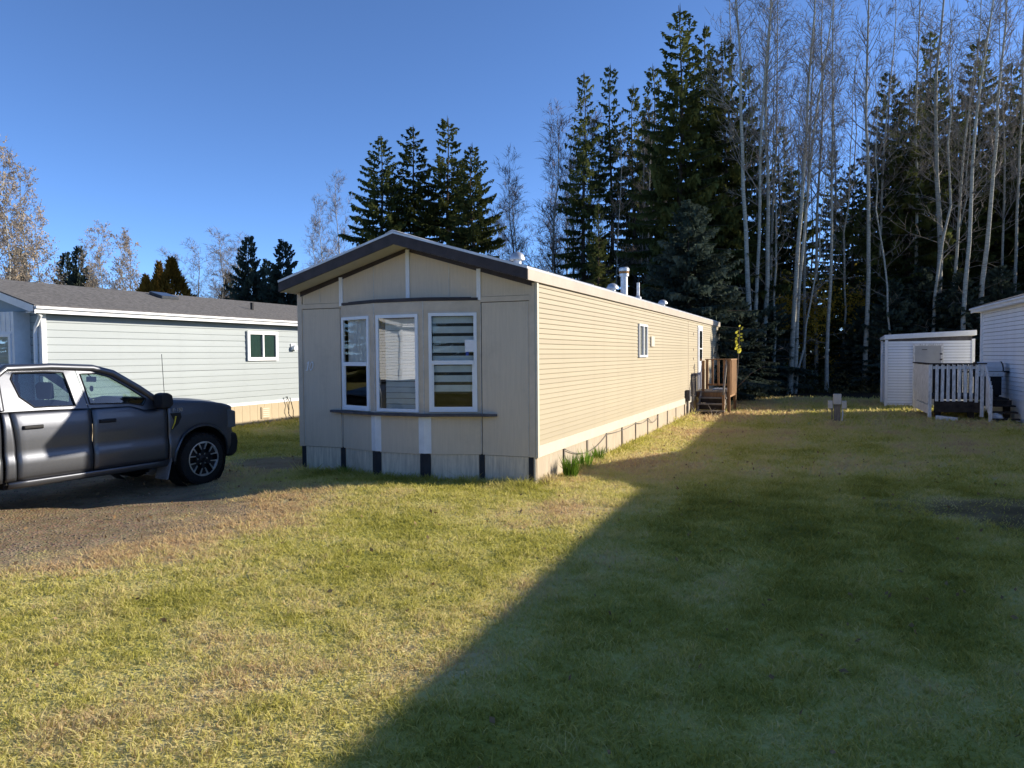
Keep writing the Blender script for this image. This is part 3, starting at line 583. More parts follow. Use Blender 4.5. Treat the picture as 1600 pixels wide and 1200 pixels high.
for i in range(5): MB(RT2).box(6.70, 6.99, .02, .032, .19+i*.06, .22+i*.06).build('louvre', 'cream', vt)
MB(RT2).tube([(7.74, .03, .74), (7.74, .09, .75), (7.74, .09, .70)], .018, 6).build('hose_tap', 'ironblack', H2)
hp = [(7.74+.05*math.sin(i*.5)+.01*i, .09+.02*math.sin(i), .70-.045*i) for i in range(15)]
tag(MB(lambda q: (RT2(q)[0]-7.1-LW, RT2(q)[1]+.25, q[2])).tube(hp+[(7.98, .10, .02), (8.0, .10, .3), (7.86, .09, .72)], .012, 6).build('garden_hose', 'ironblack'), 'black garden hose hanging from the tap on tan skirting', 'hose')
dn = MB(); dn.tube([(LW+.20, -.22, 2.98), (LW+.16, -.14, 2.93), (LW-.06, -.10, 2.70), (LW-.09, -.10, 2.55), (LW-.09, -.10, .25)], .042, 8); dn.build('downspout', 'vinyl', H2, smooth=40)
by = MB(); by.box(.7, LW-.42, -.34, .02, .62, 3.02); by.build('bay_box', 'white', H2)
BT2 = frame_T((0, -.34), (1, 0), (0, -1)); window(H2, BT2, 2.35, LW-.50, .95, 2.55, blinds=[('slat', 1.0, 2.5, -.004)], fw=.07, glass='glass'); window(H2, BT2, .78, 2.25, .95, 2.55, blinds=[('slat', 1.0, 2.5, -.004)], fw=.07, glass='glass')
for i in range(20): MB(BT2).box(.72+i*.16, .745+i*.16, .0, .014, 2.60, 3.01).build('batten', 'white', H2)
sk_ = MB(lambda q: (q[0], q[1], q[2]+rz-sl*(q[0]-rx))); sk_.box(rx+.25, rx+.75, 4.4, 5.0, -.02, .09); sk_.build('skylight', 'skylight', H2, bevel=.03)
MB().lathe([(.05, -.05), (.05, .22)], 10, (rx+1.3, 7.3, rz-sl*1.3)).build('vent_pipe', 'ironblack', H2)
MB().lathe([(.07, -.05), (.07, .28), (.13, .28), (.13, .34), (.02, .40)], 12, (rx+.9, 11.5, rz-sl*.9)).build('roof_vent', 'metal', H2)
# white home on the right with a cross gable porch roof
yaw = .040
H3 = thing('mobile_home', 'white lap-sided mobile home with grey roof behind the peeling deck', 'mobile home', (13.4+yaw*26, 18.7-26, 0), yaw)
rx3, rz3, sl3 = home(H3, 4.3, 26, .55, 3.40, .70, 'wsiding', 'wsiding', 'wsiding', 'white', 'shingle', .125, skirt_step=1.2, ev=.28)
LT3 = frame_T((0, 0), (0, 1), (-1, 0))
def LY(y): return y-(18.7-26)
window(H3, LT3, LY(11.6), LY(13.2), 1.25, 2.95, rail=2.2, blinds=[('lace', 1.3, 2.9, .002)], fw=.07)
pg = MB(); 
yc, hw = LY(7.65), 2.2; xo = -.36; zb = 3.48
fixn(pg.add([(xo, yc-hw, zb), (xo, yc, zb+.68), (xo, yc+hw, zb), (2.15, yc-hw, zb), (2.15, yc, zb+.68), (2.15, yc+hw, zb)], [(0, 1, 4, 3), (1, 2, 5, 4), (0, 2, 1), (3, 4, 5), (0, 3, 5, 2)]).build('cross_gable', 'shingle', H3))
MB(LT3).box(yc-.5, yc+.5, .0, .05, .75, 2.85).build('door', 'white', H3)
# home across the street, seen in the window's reflection
H4 = thing('mobile_home', 'white sunlit mobile home across the street, mirrored in the middle bay window', 'mobile home', (-12.9, -19.5, 0), math.pi)
H4.location = (-8.0, -17.0, 0)
home(H4, 5.2, 16, .5, 3.3, .75, 'wsiding', 'wsiding', 'wsiding', 'white', 'shingle', .125, sides='RLF', skirt_step=1.2)
window(H4, frame_T((0, 0), (1, 0), (0, -1)), 3.0, 3.9, 1.3, 2.7, rail=2.0, fw=.09)

# ---------------------------------------------------------------- shed
SH = thing('storage_shed', 'small white lap-sided storage shed with flat roof and greige door panel', 'shed', (10.6, 20.0, 0))
MB().box(.03, 2.72, .03, 2.2, -.05, 2.56).build('wall_core', 'sill', SH)  # dark colour shows between planks in place of lap shade
laps(SH, 'F', .04, .03, .02, 2.42, .104, 2.67, 'wsiding'); laps(SH, 'L', .03, 2.18, .02, 2.42, .104, 2.14, 'wsiding'); laps(SH, 'R', 2.72, .04, .02, 2.42, .104, 2.14, 'wsiding')
for xx, yy in ((0, 0), (2.75, 0), (0, 2.22), (2.75, 2.22)): MB().box(xx-.05, xx+.05, yy-.05, yy+.05, -.03, 2.46).build('corner_trim', 'white', SH, bevel=.005)
fixn(MB().add([(-.08, -.10, 2.47), (2.84, -.10, 2.58), (2.84, 2.3, 2.58), (-.08, 2.3, 2.47), (-.08, -.10, 2.64), (2.84, -.10, 2.77), (2.84, 2.3, 2.70), (-.08, 2.3, 2.58)], [(0, 3, 2, 1), (4, 5, 6, 7), (0, 1, 5, 4), (1, 2, 6, 5), (2, 3, 7, 6), (3, 0, 4, 7)]).build('roof', 'white', SH, bevel=.02))
ST_ = frame_T((0, 0), (1, 0), (0, -1)); dsh = MB(ST_); dsh.box(.86, .93, 0, .03, .1, 2.30); dsh.box(1.76, 1.83, 0, .03, .1, 2.30); dsh.box(.93, 1.76, 0, .03, 2.23, 2.30); dsh = dsh.build('door_frame', 'peel', SH)
MB(ST_).box(.93, 1.76, -.02, .016, .1, 2.23).build('door_leaf', 'doorbeige', dsh); 
for zz in (.5, 1.7, 1.9): MB(ST_).box(1.72, 1.80, .016, .034, zz, zz+.06).build('hinge', 'sill', dsh)
MB(ST_).box(1.15, 1.32, .016, .03, 2.08, 2.10).build('hasp', 'ironblack', dsh)

# ---------------------------------------------------------------- peeling deck
DK = thing('deck', 'weathered low deck with peeling white picket railing beside the white home', 'deck', (11.4, 14.5, 0), .02)
rs = random.Random(11)
for i in range(14): MB().box(.02, 2.0, .05+i*.235, .05+i*.235+.226, .60, .64).build('deck_board', 'darkwood', DK)
MB().box(.10, 1.35, -.02, .02, .22, .56).build('rim_board', 'darkwood', DK, bevel=.004); MB().box(1.35, 2.05, -.02, .02, .42, .60).build('rim_board', 'darkwood', DK, bevel=.004); 
MB().box(-.06, -.02, .05, 3.3, .16, .42).build('side_board', 'peel', DK, bevel=.004)
for i in range(8):                            # front pickets with gaps
    t = rs.uniform(-.012, .012); MB(lambda q, t=t: (q[0]+t*(q[2]-1.1), q[1], q[2])).box(.12+i*.145, .203+i*.145, -.055, -.035, .54+rs.uniform(-.02, .02), 1.62).build('picket', 'peel', DK)
for i in range(24):
    t = rs.uniform(-.01, .01); MB(lambda q, t=t: (q[0], q[1]+t*(q[2]-1.1), q[2])).box(-.055, -.035, .06+i*.135, .06+i*.135+.118, .46+rs.uniform(-.02, .02), 1.62).build('picket', 'peel', DK)
for (xx, yy, zb_) in ((-.03, -.03, .05), (1.30, -.03, .1), (-.03, 3.2, 0)): MB().box(xx-.03, xx+.06, yy-.03, yy+.06, zb_, 1.63).build('post', 'peel', DK, bevel=.006)
for i in range(13): MB().box(.06+i*.148, .06+i*.148+.13, 3.24, 3.262, .55, 1.62).build('back_board', 'darkwood', DK)  # far railing boards, coloured dark for backlight so the picket gaps look dark
MB().box(-.09, 1.42, -.10, .06, 1.635, 1.67).build('top_rail', 'darkwood', DK, bevel=.005); MB().box(-.09, .04, .06, 3.32, 1.635, 1.67).build('top_rail', 'darkwood', DK, bevel=.005)
MB().box(.06, 1.30, -.035, -.005, .62, .70).build('bottom_rail', 'darkwood', DK); MB().box(.06, 1.30, -.035, -.005, 1.50, 1.58).build('bottom_rail', 'peel', DK)
fixn(MB().prism([(-.05, 1.66), (-.05, 1.52), (-.80, .82), (-.80, .98)], 1.36, 1.40, 0).build('stair_rail', 'peel', DK))
for i in range(6): MB().box(1.405, 1.425, -.12-i*.125, -.02-i*.125, .42-.075*i+rs.uniform(-.02, .02), 1.58-.105*i).build('picket', 'peel', DK)
MB().box(1.34, 1.42, -.84, -.76, -.05, .95).build('post', 'peel', DK, bevel=.006)
for i in range(3): MB().box(1.44, 2.1, -.28-.26*i, -.02-.26*i, .42-.17*i, .46-.17*i).build('tread', 'darkwood', DK)
for xx in (.15, 1.0, 1.9): MB().box(xx, xx+.15, .1, .3, -.05, .58).build('support_block', 'darkwood', DK)
dm = MB().box(.0, .55, -.25, -.05, .02, .14).build('timber_offcut', 'peel', None, bevel=.01); dm.location = (11.55, 14.35, 0); dm.rotation_euler = (0, .08, -.25); tag(dm, 'peeling white timber offcut lying under the deck edge', 'timber')
import bmesh
bm = bmesh.new(); bmesh.ops.create_icosphere(bm, subdivisions=3, radius=.16)
for v_ in bm.verts: v_.co *= 1+.25*(float(fbm(v_.co.x*14+5, v_.co.y*14+v_.co.z*9, 3))-.5)*2; v_.co.z *= .85
me_ = bpy.data.meshes.new('plastic_bag'); bm.to_mesh(me_); bm.free(); me_.materials.append(MT['bag']); ob = bpy.data.objects.new('plastic_bag', me_); COL.objects.link(ob); ob.location = (13.0, 14.0, .12); tag(ob, 'crumpled white plastic bag under the deck steps', 'bag')
# barbecue
BQ = thing('barbecue_grill', 'stainless lidded gas barbecue on a black cart on the deck', 'barbecue', (13.02, 15.5, .64), .1)
MB().box(-.30, .30, -.24, .24, .06, .60).build('cart', 'ironblack', BQ, bevel=.01); MB().box(-.33, .33, -.27, .27, .60, .78).build('firebox', 'ironblack', BQ, bevel=.01)
MB().box(-.33, .33, -.29, -.271, .62, .76).build('control_panel', 'steel', BQ, bevel=.004)
for i in range(4): MB().lathe([(.028, -.325), (.028, -.29)], 12, (-.2+i*.13, 0, .69), 1).build('knob', 'alloy', BQ)
fixn(MB().prism([(-.26, .78), (.24, .78), (.24, .92), (.14, 1.03), (-.06, 1.05), (-.20, .97), (-.26, .86)], -.31, .31, 0).build('lid', 'steel', BQ, smooth=50))
for s in (-1, 1): fixn(MB().prism([(-.27, .775), (.25, .775), (.25, .925), (.145, 1.04), (-.06, 1.06), (-.21, .975), (-.27, .865)], s*.311, s*.345, 0).build('lid_end', 'ironblack', BQ))
MB().tube([(-.24, -.27, .88), (-.24, -.33, .88), (.24, -.33, .88), (.24, -.27, .88)], .012, 8).build('lid_handle', 'steel', BQ); MB().box(.35, .62, -.24, .22, .74, .78).build('side_shelf', 'ironblack', BQ, bevel=.008); MB().box(-.62, -.35, -.24, .22, .74, .78).build('side_shelf', 'ironblack', BQ, bevel=.008)
for s in (-.24, .24): MB().lathe([(.07, -.03), (.07, .03)], 14, (s, 0, .07), 1).build('wheel', 'black', BQ)
# utility pedestal
UP_ = thing('utility_post', 'short wooden utility post carrying three beige electrical boxes on the lawn', 'utility post', (8.85, 13.0, 0))
MB().box(-.09, .09, -.07, .07, -.1, .60).build('post', 'greywood', UP_, bevel=.008)
MB().box(-.11, .11, -.14, .02, .50, .80).build('meter_box', 'postgrey', UP_, bevel=.01); MB().box(-.25, -.12, -.12, .03, .38, .60).build('outlet_box', 'postgrey', UP_, bevel=.01); MB().box(.12, .25, -.12, .03, .38, .60).build('outlet_box', 'postgrey', UP_, bevel=.01)
MB().tube([(-.14, -.06, .38), (-.14, -.06, -.05)], .02, 6).build('conduit', 'cable', UP_); MB().tube([(.14, -.06, .38), (.15, -.06, .2), (.12, -.08, -.02)], .018, 6).build('conduit', 'tarp', UP_)

# ---------------------------------------------------------------- pickup truck (x forward from the front axle, y left, z up)
TH = R_(90-5.97)
fwd = Vector((math.cos(TH), math.sin(TH), 0)); lft = Vector((-math.sin(TH), math.cos(TH), 0))
TK = thing('pickup_truck', 'grey crew cab pickup truck parked on the gravel left of the beige home', 'truck', Vector((-.577, -1.664, -.012))+lft*.985, TH)
HWD = 1.0
def side_y(z):                                # half width of the body over height
    return float(np.interp(z, [.3, .42, .60, .72, .80, 1.0, 1.15, 1.28, 1.36, 1.92], [.93, .965, .985, .988, .965, .972, .968, .945, .905, .745]))
def front_taper(s): return 1-.16*max(0, (s-.25)/.70)**2.2
def skin(name, parent, sl, sr, zb, zt, m='paint', nu=18, nv=14, off=0., sides=(1, -1), ret=False):
    out = []
    for sd_ in sides:
        vs = []; fs = []
        for j in range(nv+1):
            for i in range(nu+1):
                u_, v_ = i/nu, j/nv; s = sl(.5)+(sr(.5)-sl(.5))*u_
                z = zb(s)+(zt(s)-zb(s))*v_; s = sl(z)+(sr(z)-sl(z))*u_; z = zb(s)+(zt(s)-zb(s))*v_
                e = .010*(1-min(1, min(i, nu-i)/1.0)) + .008*(1-min(1, min(j, nv-j)/1.0))
                vs.append((s, -sd_*((side_y(z)*front_taper(s))+off-e), z))
        for j in range(nv):
            for i in range(nu):
                a = j*(nu+1)+i; q = (a, a+1, a+nu+2, a+nu+1); fs.append(q if sd_ > 0 else q[::-1])
        o = MB().add(vs, fs).build(name, m, parent, smooth=35); so_ = o.modifiers.new('solid', 'SOLIDIFY'); so_.thickness = .02; so_.offset = -1; out.append(o)
    return out
C = lambda k: (lambda *_: k)
def belt(s): return float(np.interp(s, [-5, -2.9, -2.0, -1.2, -.98, -.6], [1.36, 1.36, 1.34, 1.335, 1.25, 1.26]))
def hood(s): return float(np.interp(s, [-.70, -.45, .1, .45, .70, .92], [1.375, 1.362, 1.315, 1.26, 1.22, 1.17]))
def arch(s, c=0., r=.52, zc=.42, low=.44):
    d = abs(s-c); return max(low, zc+math.sqrt(max(0, r*r-d*d))) if d < r else low
skin('front_fender', TK, C(-.605), C(.80), lambda s: arch(s, low=.42 if s < 0 else .50), hood, nu=60, nv=14)
fds = skin('front_door', TK, lambda z: -1.765+.03*max(0, z-1.0), C(-.622), C(.472), belt, nu=16, nv=18)
rds = skin('rear_door', TK, lambda z: -2.755-.10*max(0, z-.9), lambda z: -1.783+.03*max(0, z-1.0), C(.47), belt, nu=16, nv=18)
skin('rocker_panel', TK, C(-2.86), C(-.61), C(.37), C(.462), nu=10, nv=4)
skin('cab_corner', TK, C(-2.90), lambda z: -2.768-.10*max(0, z-.9), C(.47), C(1.36), nu=6, nv=18)
skin('bed_side', TK, C(-4.92), C(-2.93), lambda s: arch(s, -3.69, .53, .42, .46), C(1.40), nu=60, nv=14)
for sd_ in (1, -1):                           # wheel arch lips
    for c in (0, -3.69):
        pts = [(c+.52*math.cos(a), -sd_*(side_y(.42+.52*math.sin(a))*front_taper(c+.52*math.cos(a))+.004), .42+.52*math.sin(a)) for a in np.linspace(.02, math.pi-.02, 25)]
        MB().tube(pts, .022, 6).build('arch_lip', 'paint' , TK, smooth=60)
        MB().lathe([(.50, .0), (.50, .28)], 24, (c, -.93 if sd_ > 0 else .65, .42), 1, cap=False).build('wheel_well', 'black', TK)
core = MB(); core.box(-2.88, .60, -.86, .86, .36, .56); core.box(-2.90, -.66, -.90, .90, .50, .60); core.box(-.62, -.55, -.84, .84, .5, 1.22); core.box(-2.92, -2.88, -.88, .88, .5, 1.33)
core.box(-4.9, -2.95, -.86, .86, .78, .84); core.box(-4.9, .6, -.42, .42, .30, .42); core.build('chassis', 'black', TK)
bedw = MB(); bedw.box(-4.93, -4.88, -.93, .93, .60, 1.40); bedw.build('tailgate', 'paint', TK, bevel=.015); MB().box(-5.06, -4.93, -.97, .97, .48, .66).build('rear_bumper', 'chrome', TK, bevel=.03)
for s in (-1, 1): MB().box(-4.945, -4.86, s*.86-.06, s*.86+.06, 1.0, 1.36).build('tail_light', 'red', TK, bevel=.01); MB().box(-4.92, -2.94, s*.91-.06, s*.91+.06, 1.395, 1.42).build('bed_rail', 'black', TK, bevel=.008)
# hood, cowl, front
def surf(name, S, Y, zf, m, parent=TK, flip=False):
    vs = [(s, y_, zf(s, y_)) for s in S for y_ in Y]; n = len(Y)
    fs = [(i*n+j, i*n+j+1, (i+1)*n+j+1, (i+1)*n+j) for i in range(len(S)-1) for j in range(n-1)]
    o = MB().add(vs, [f[::-1] for f in fs] if not flip else fs).build(name, m, parent, smooth=40); so_ = o.modifiers.new('solid', 'SOLIDIFY'); so_.thickness = .015; so_.offset = -1; return o
Sx = np.linspace(-.66, .84, 20)
hv = []
for s in Sx:
    w_ = side_y(hood(s))*front_taper(s)-.012
    for k_ in np.linspace(-1, 1, 19): hv.append((s, k_*w_, hood(s)+.035*(1-abs(k_)**2.6)+.018*math.exp(-((abs(k_)-.62)/.12)**2)-.004*abs(k_)**8))
ho = MB().add(hv, [(i*19+j, (i+1)*19+j, (i+1)*19+j+1, i*19+j+1) for i in range(19) for j in range(18)]).build('hood', 'paint', TK, smooth=40); q_ = ho.modifiers.new('solid', 'SOLIDIFY'); q_.thickness = .02; q_.offset = -1
MB().prism([(.50, .40), (.72, .36), (.90, .42), (.95, .60), (.90, .76), (.55, .78)], -.93, .93, 1).build('front_bumper', 'black', TK, bevel=.05)
MB().prism([(.60, .74), (.90, .76), (.93, .95), (.86, 1.16), (.60, 1.20)], -.74, .74, 1).build('grille', 'black', TK, bevel=.03)
for i in range(4): MB().box(.90, .945, -.66, .66, .82+i*.085, .85+i*.085).build('grille_bar', 'sill', TK, bevel=.01)
for s in (-1, 1):
    fixn(MB(lambda q, s=s: (q[0]-.35*max(0, q[1]-.76), s*q[1], q[2])).prism([(.62, .84), (.90, .86), (.90, 1.12), (.62, 1.17)], .70, .945, 1).build('headlight', 'lamp', TK, bevel=.02))
    MB(lambda q, s=s: (q[0], s*q[1], q[2])).box(.44, .50, .905, .93, 1.08, 1.20).build('lamp_trim', 'black', TK, bevel=.01)
# cab: pillars, roof, glass
def cab_y(z): return float(np.interp(z, [1.24, 1.36, 1.60, 1.86, 1.95], [.955, .925, .855, .765, .70]))
def roofz(s): return float(np.interp(s, [-2.93, -2.6, -2.2, -1.9, -1.6, -1.4], [1.90, 1.94, 1.945, 1.925, 1.875, 1.80]))
FW_o = [(-1.80, 1.33), (-1.875, 1.855), (-1.62, 1.86), (-1.36, 1.775), (-1.05, 1.555), (-.66, 1.27), (-.98, 1.25), (-1.20, 1.32)]
FW_i = [(-1.775, 1.385), (-1.825, 1.80), (-1.60, 1.80), (-1.42, 1.745), (-1.16, 1.575), (-.93, 1.405), (-1.00, 1.318), (-1.22, 1.365)]
RW_o = [(-2.94, 1.35), (-2.95, 1.58), (-2.94, 1.82), (-2.80, 1.89), (-2.30, 1.885), (-1.885, 1.865), (-1.812, 1.33), (-2.30, 1.345)]
RW_i = [(-2.50, 1.385), (-2.66, 1.53), (-2.72, 1.76), (-2.68, 1.835), (-2.30, 1.838), (-2.05, 1.825), (-1.975, 1.375), (-2.30, 1.385)]
def ringfine(a, b, k=6):
    A, B = [], []
    n = len(a)
    for i in range(n):
        for t in range(k):
            t = t/k; A.append((a[i][0]*(1-t)+a[(i+1) % n][0]*t, a[i][1]*(1-t)+a[(i+1) % n][1]*t)); B.append((b[i][0]*(1-t)+b[(i+1) % n][0]*t, b[i][1]*(1-t)+b[(i+1) % n][1]*t))
    return A, B
for sd_ in (1, -1):
    for nm_, o_, i_, par, gm_ in (('front_window_frame', FW_o, FW_i, fds[0 if sd_ > 0 else 1], 'carglass'), ('rear_window_frame', RW_o, RW_i, rds[0 if sd_ > 0 else 1], 'darkglass')):
        A, B = ringfine(o_, i_); n = len(A); Cc = [(b[0], b[1]) for b in B]
        vs = [(p[0], -sd_*cab_y(p[1]), p[1]) for p in A]+[(p[0], -sd_*cab_y(p[1]), p[1]) for p in B]+[(p[0], -sd_*(cab_y(p[1])-.03), p[1]) for p in Cc]
        fs = [(i, (i+1) % n, n+(i+1) % n, n+i) for i in range(n)]+[(n+i, n+(i+1) % n, 2*n+(i+1) % n, 2*n+i) for i in range(n)]
        MB().add(vs, fs).build(nm_, 'paint' , par, smooth=30)
        g = [(p[0], -sd_*(cab_y(p[1])-.018), p[1]) for p in B]; MB().add(g, [tuple(range(n))]).build('side_glass', gm_, par)
        vt_ = [(p[0], -sd_*(cab_y(p[1])+.003), p[1]) for p in B]; MB().tube(vt_+[vt_[0]], .009, 5, cap=False).build('window_seal', 'black', par)
    MB(lambda q: (q[0], -sd_*q[1], q[2])).prism([(-1.835, 1.34), (-1.795, 1.34), (-1.87, 1.86), (-1.905, 1.86)], .74, .88, 1) 
    # A pillar and roof rail
    MB().tube([(-.60, -sd_*.93, 1.27), (-1.02, -sd_*cab_y(1.56), 1.575), (-1.36, -sd_*cab_y(1.78), 1.80), (-1.64, -sd_*cab_y(1.86), 1.878), (-2.2, -sd_*cab_y(1.90), 1.905), (-2.75, -sd_*cab_y(1.89), 1.895), (-2.92, -sd_*.80, 1.78), (-2.93, -sd_*.93, 1.36)], [.05, .05, .05, .05, .05, .05, .06, .06], 8).build('roof_rail', 'paint', TK, smooth=50)
    hl_ = lambda s0, s1: MB(lambda q: (q[0], -sd_*q[1], q[2])).add([(s0, .965, 1.11), (s1, .965, 1.11), (s1, .965, 1.165), (s0, .965, 1.165), (s0+.02, 1.0, 1.12), (s1-.02, 1.0, 1.12), (s1-.02, 1.0, 1.155), (s0+.02, 1.0, 1.155)], [(0, 1, 2, 3), (4, 5, 6, 7), (0, 1, 5, 4), (1, 2, 6, 5), (2, 3, 7, 6), (3, 0, 4, 7)])
    for par, s0, s1 in ((fds[0 if sd_ > 0 else 1], -1.69, -1.43), (rds[0 if sd_ > 0 else 1], -2.69, -2.42)): fixn(hl_(s0, s1).build('door_handle', 'black', par, bevel=.008))
    mr_ = MB(lambda q: (q[0], -sd_*q[1], q[2])); mr_.prism([(-.86, 1.27), (-.72, 1.26), (-.66, 1.32), (-.68, 1.46), (-.76, 1.50), (-.86, 1.48)], .99, 1.19, 1)
    mo = fixn(mr_.build('side_mirror', 'black', TK, bevel=.025)); MB(lambda q: (q[0], -sd_*q[1], q[2])).box(-.80, -.72, .90, 1.0, 1.29, 1.36).build('mirror_arm', 'black', mo, bevel=.01)
    fv = MB(lambda q: (q[0], -sd_*q[1], q[2])).prism([(-.57, 1.17), (-.40, 1.17), (-.385, 1.10), (-.44, 1.0), (-.54, .92), (-.565, .92), (-.50, 1.03)], .955, .978, 1).build('fender_vent', 'black', TK); fixn(fv)
    MB(lambda q: (q[0], -sd_*q[1], q[2])).prism([(-.50, 1.12), (-.475, 1.12), (-.50, 1.02), (-.55, .93), (-.56, .93), (-.515, 1.03)], .978, .984, 1).build('yellow_strip', 'yellow', fv)
    MB(lambda q: (q[0], -sd_*q[1], q[2])).box(-.62, -.36, .86, .98, .14, .50).build('mud_flap', 'mud', TK, bevel=.01) if False else MB(lambda q: (q[0]+.25*(q[2]-.2), -sd_*q[1], q[2])).box(-.66, -.64, .70, .985, .17, .48).build('mud_flap', 'mud', TK)
    # small raised badge letters on the fender
    def stroke(par, segs, s0):
        b_ = MB(lambda q: (q[0], -sd_*q[1], q[2]))
        for (a0, c0, a1, c1) in segs:
            b_.box(s0+min(a0, a1)-.0035, s0+max(a0, a1)+.0035, .962, .976, 1.195+min(c0, c1)-.0035, 1.195+max(c0, c1)+.0035)
        b_.build('badge_letter', 'chrome', par)
    Fs = [(0, 0, 0, .045), (0, .045, .024, .045), (0, .024, .02, .024)]; one = [(.01, 0, .01, .045)]; five = [(0, .045, .024, .045), (0, .024, 0, .045), (0, .024, .024, .024), (.024, 0, .024, .024), (0, 0, .024, 0)]; zero = [(0, 0, 0, .045), (.024, 0, .024, .045), (0, 0, .024, 0), (0, .045, .024, .045)]; dash = [(0, .022, .015, .022)]
    for k_, g in enumerate((Fs, dash, one, five, zero)): stroke(TK, [(sd_*a-(0), b, sd_*c, d) for a, b, c, d in g], -.455-sd_*.075+sd_*.035*k_)
sr_ = np.linspace(-2.92, -1.50, 14); vs = []
for s in sr_:
    for k_ in np.linspace(-1, 1, 13): vs.append((s, k_*.76, roofz(s)+.022*(1-k_*k_)-.02))
MB().add(vs, [(i*13+j, (i+1)*13+j, (i+1)*13+j+1, i*13+j+1) for i in range(13) for j in range(12)]).build('roof', 'paint', TK, smooth=40)
vs = []
for s, z_ in ((-.60, 1.30), (-.85, 1.47), (-1.10, 1.635), (-1.35, 1.79), (-1.52, 1.865)):
    for k_ in np.linspace(-1, 1, 9): vs.append((s+.10*(1-k_*k_), k_*(cab_y(z_)-.02), z_))
MB().add(vs, [(i*9+j, (i+1)*9+j, (i+1)*9+j+1, i*9+j+1) for i in range(4) for j in range(8)]).build('windshield', 'carglass', TK, smooth=60)
MB().add([(-2.93, -.85, 1.38), (-2.93, .85, 1.38), (-2.91, .72, 1.84), (-2.91, -.72, 1.84)], [(0, 1, 2, 3)]).build('rear_glass', 'darkglass', TK); MB().prism([(-.70, 1.31), (-.55, 1.25), (-.55, 1.2), (-.75, 1.25)], -.88, .88, 1).build('cowl', 'black', TK)
# inside
MB().prism([(-1.05, 1.0), (-.62, 1.0), (-.62, 1.24), (-.98, 1.28), (-1.08, 1.2)], -.84, .84, 1).build('dashboard', 'black', TK, bevel=.03)
k_ = 20; MB().tube([(-1.17+.05*math.sin(2*math.pi*i/k_), .40+.19*math.cos(2*math.pi*i/k_), 1.24+.18*math.sin(2*math.pi*i/k_)) for i in range(k_+1)], .016, 6, cap=False).build('steering_wheel', 'black', TK)
for (sx, sy, w_) in ((-1.95, -.42, .27), (-1.95, .42, .27), (-2.75, -.45, .30), (-2.75, .45, .30)):
    st = MB(); st.prism([(sx, .62), (sx+.52, .66), (sx+.54, .80), (sx+.10, .80), (sx-.06, 1.42), (sx-.20, 1.42), (sx-.12, .62)], sy-w_, sy+w_, 1); so2 = st.build('seat', 'seat', TK, bevel=.05)
    MB().prism([(sx-.08, 1.46), (sx-.20, 1.46), (sx-.22, 1.66), (sx-.16, 1.70), (sx-.09, 1.68)], sy-.13, sy+.13, 1).build('headrest', 'seat', so2, bevel=.03)
    for dy in (-.06, .06): MB().tube([(sx-.13, sy+dy, 1.40), (sx-.14, sy+dy, 1.48)], .008, 5).build('headrest_rod', 'chrome', so2)
MB().box(-1.20, -1.18, -.12, .12, 1.66, 1.74).build('rear_view_mirror', 'black', TK, bevel=.01); MB().tube([(-1.2, 0, 1.74), (-1.26, 0, 1.80)], .01, 5).build('mirror_stem', 'black', TK); MB().lathe([(.045, -.004), (.045, .004)], 16, (-1.19, -.0, 1.56), 0).build('hanging_freshener', 'black', TK)
MB().tube([(-.56, -.83, 1.36), (-.565, -.83, 1.45)], [.012, .008], 6).build('antenna_base', 'black', TK); MB().tube([(-.565, -.83, 1.45), (-.60, -.84, 2.07)], .0045, 5).build('antenna', 'black', TK)
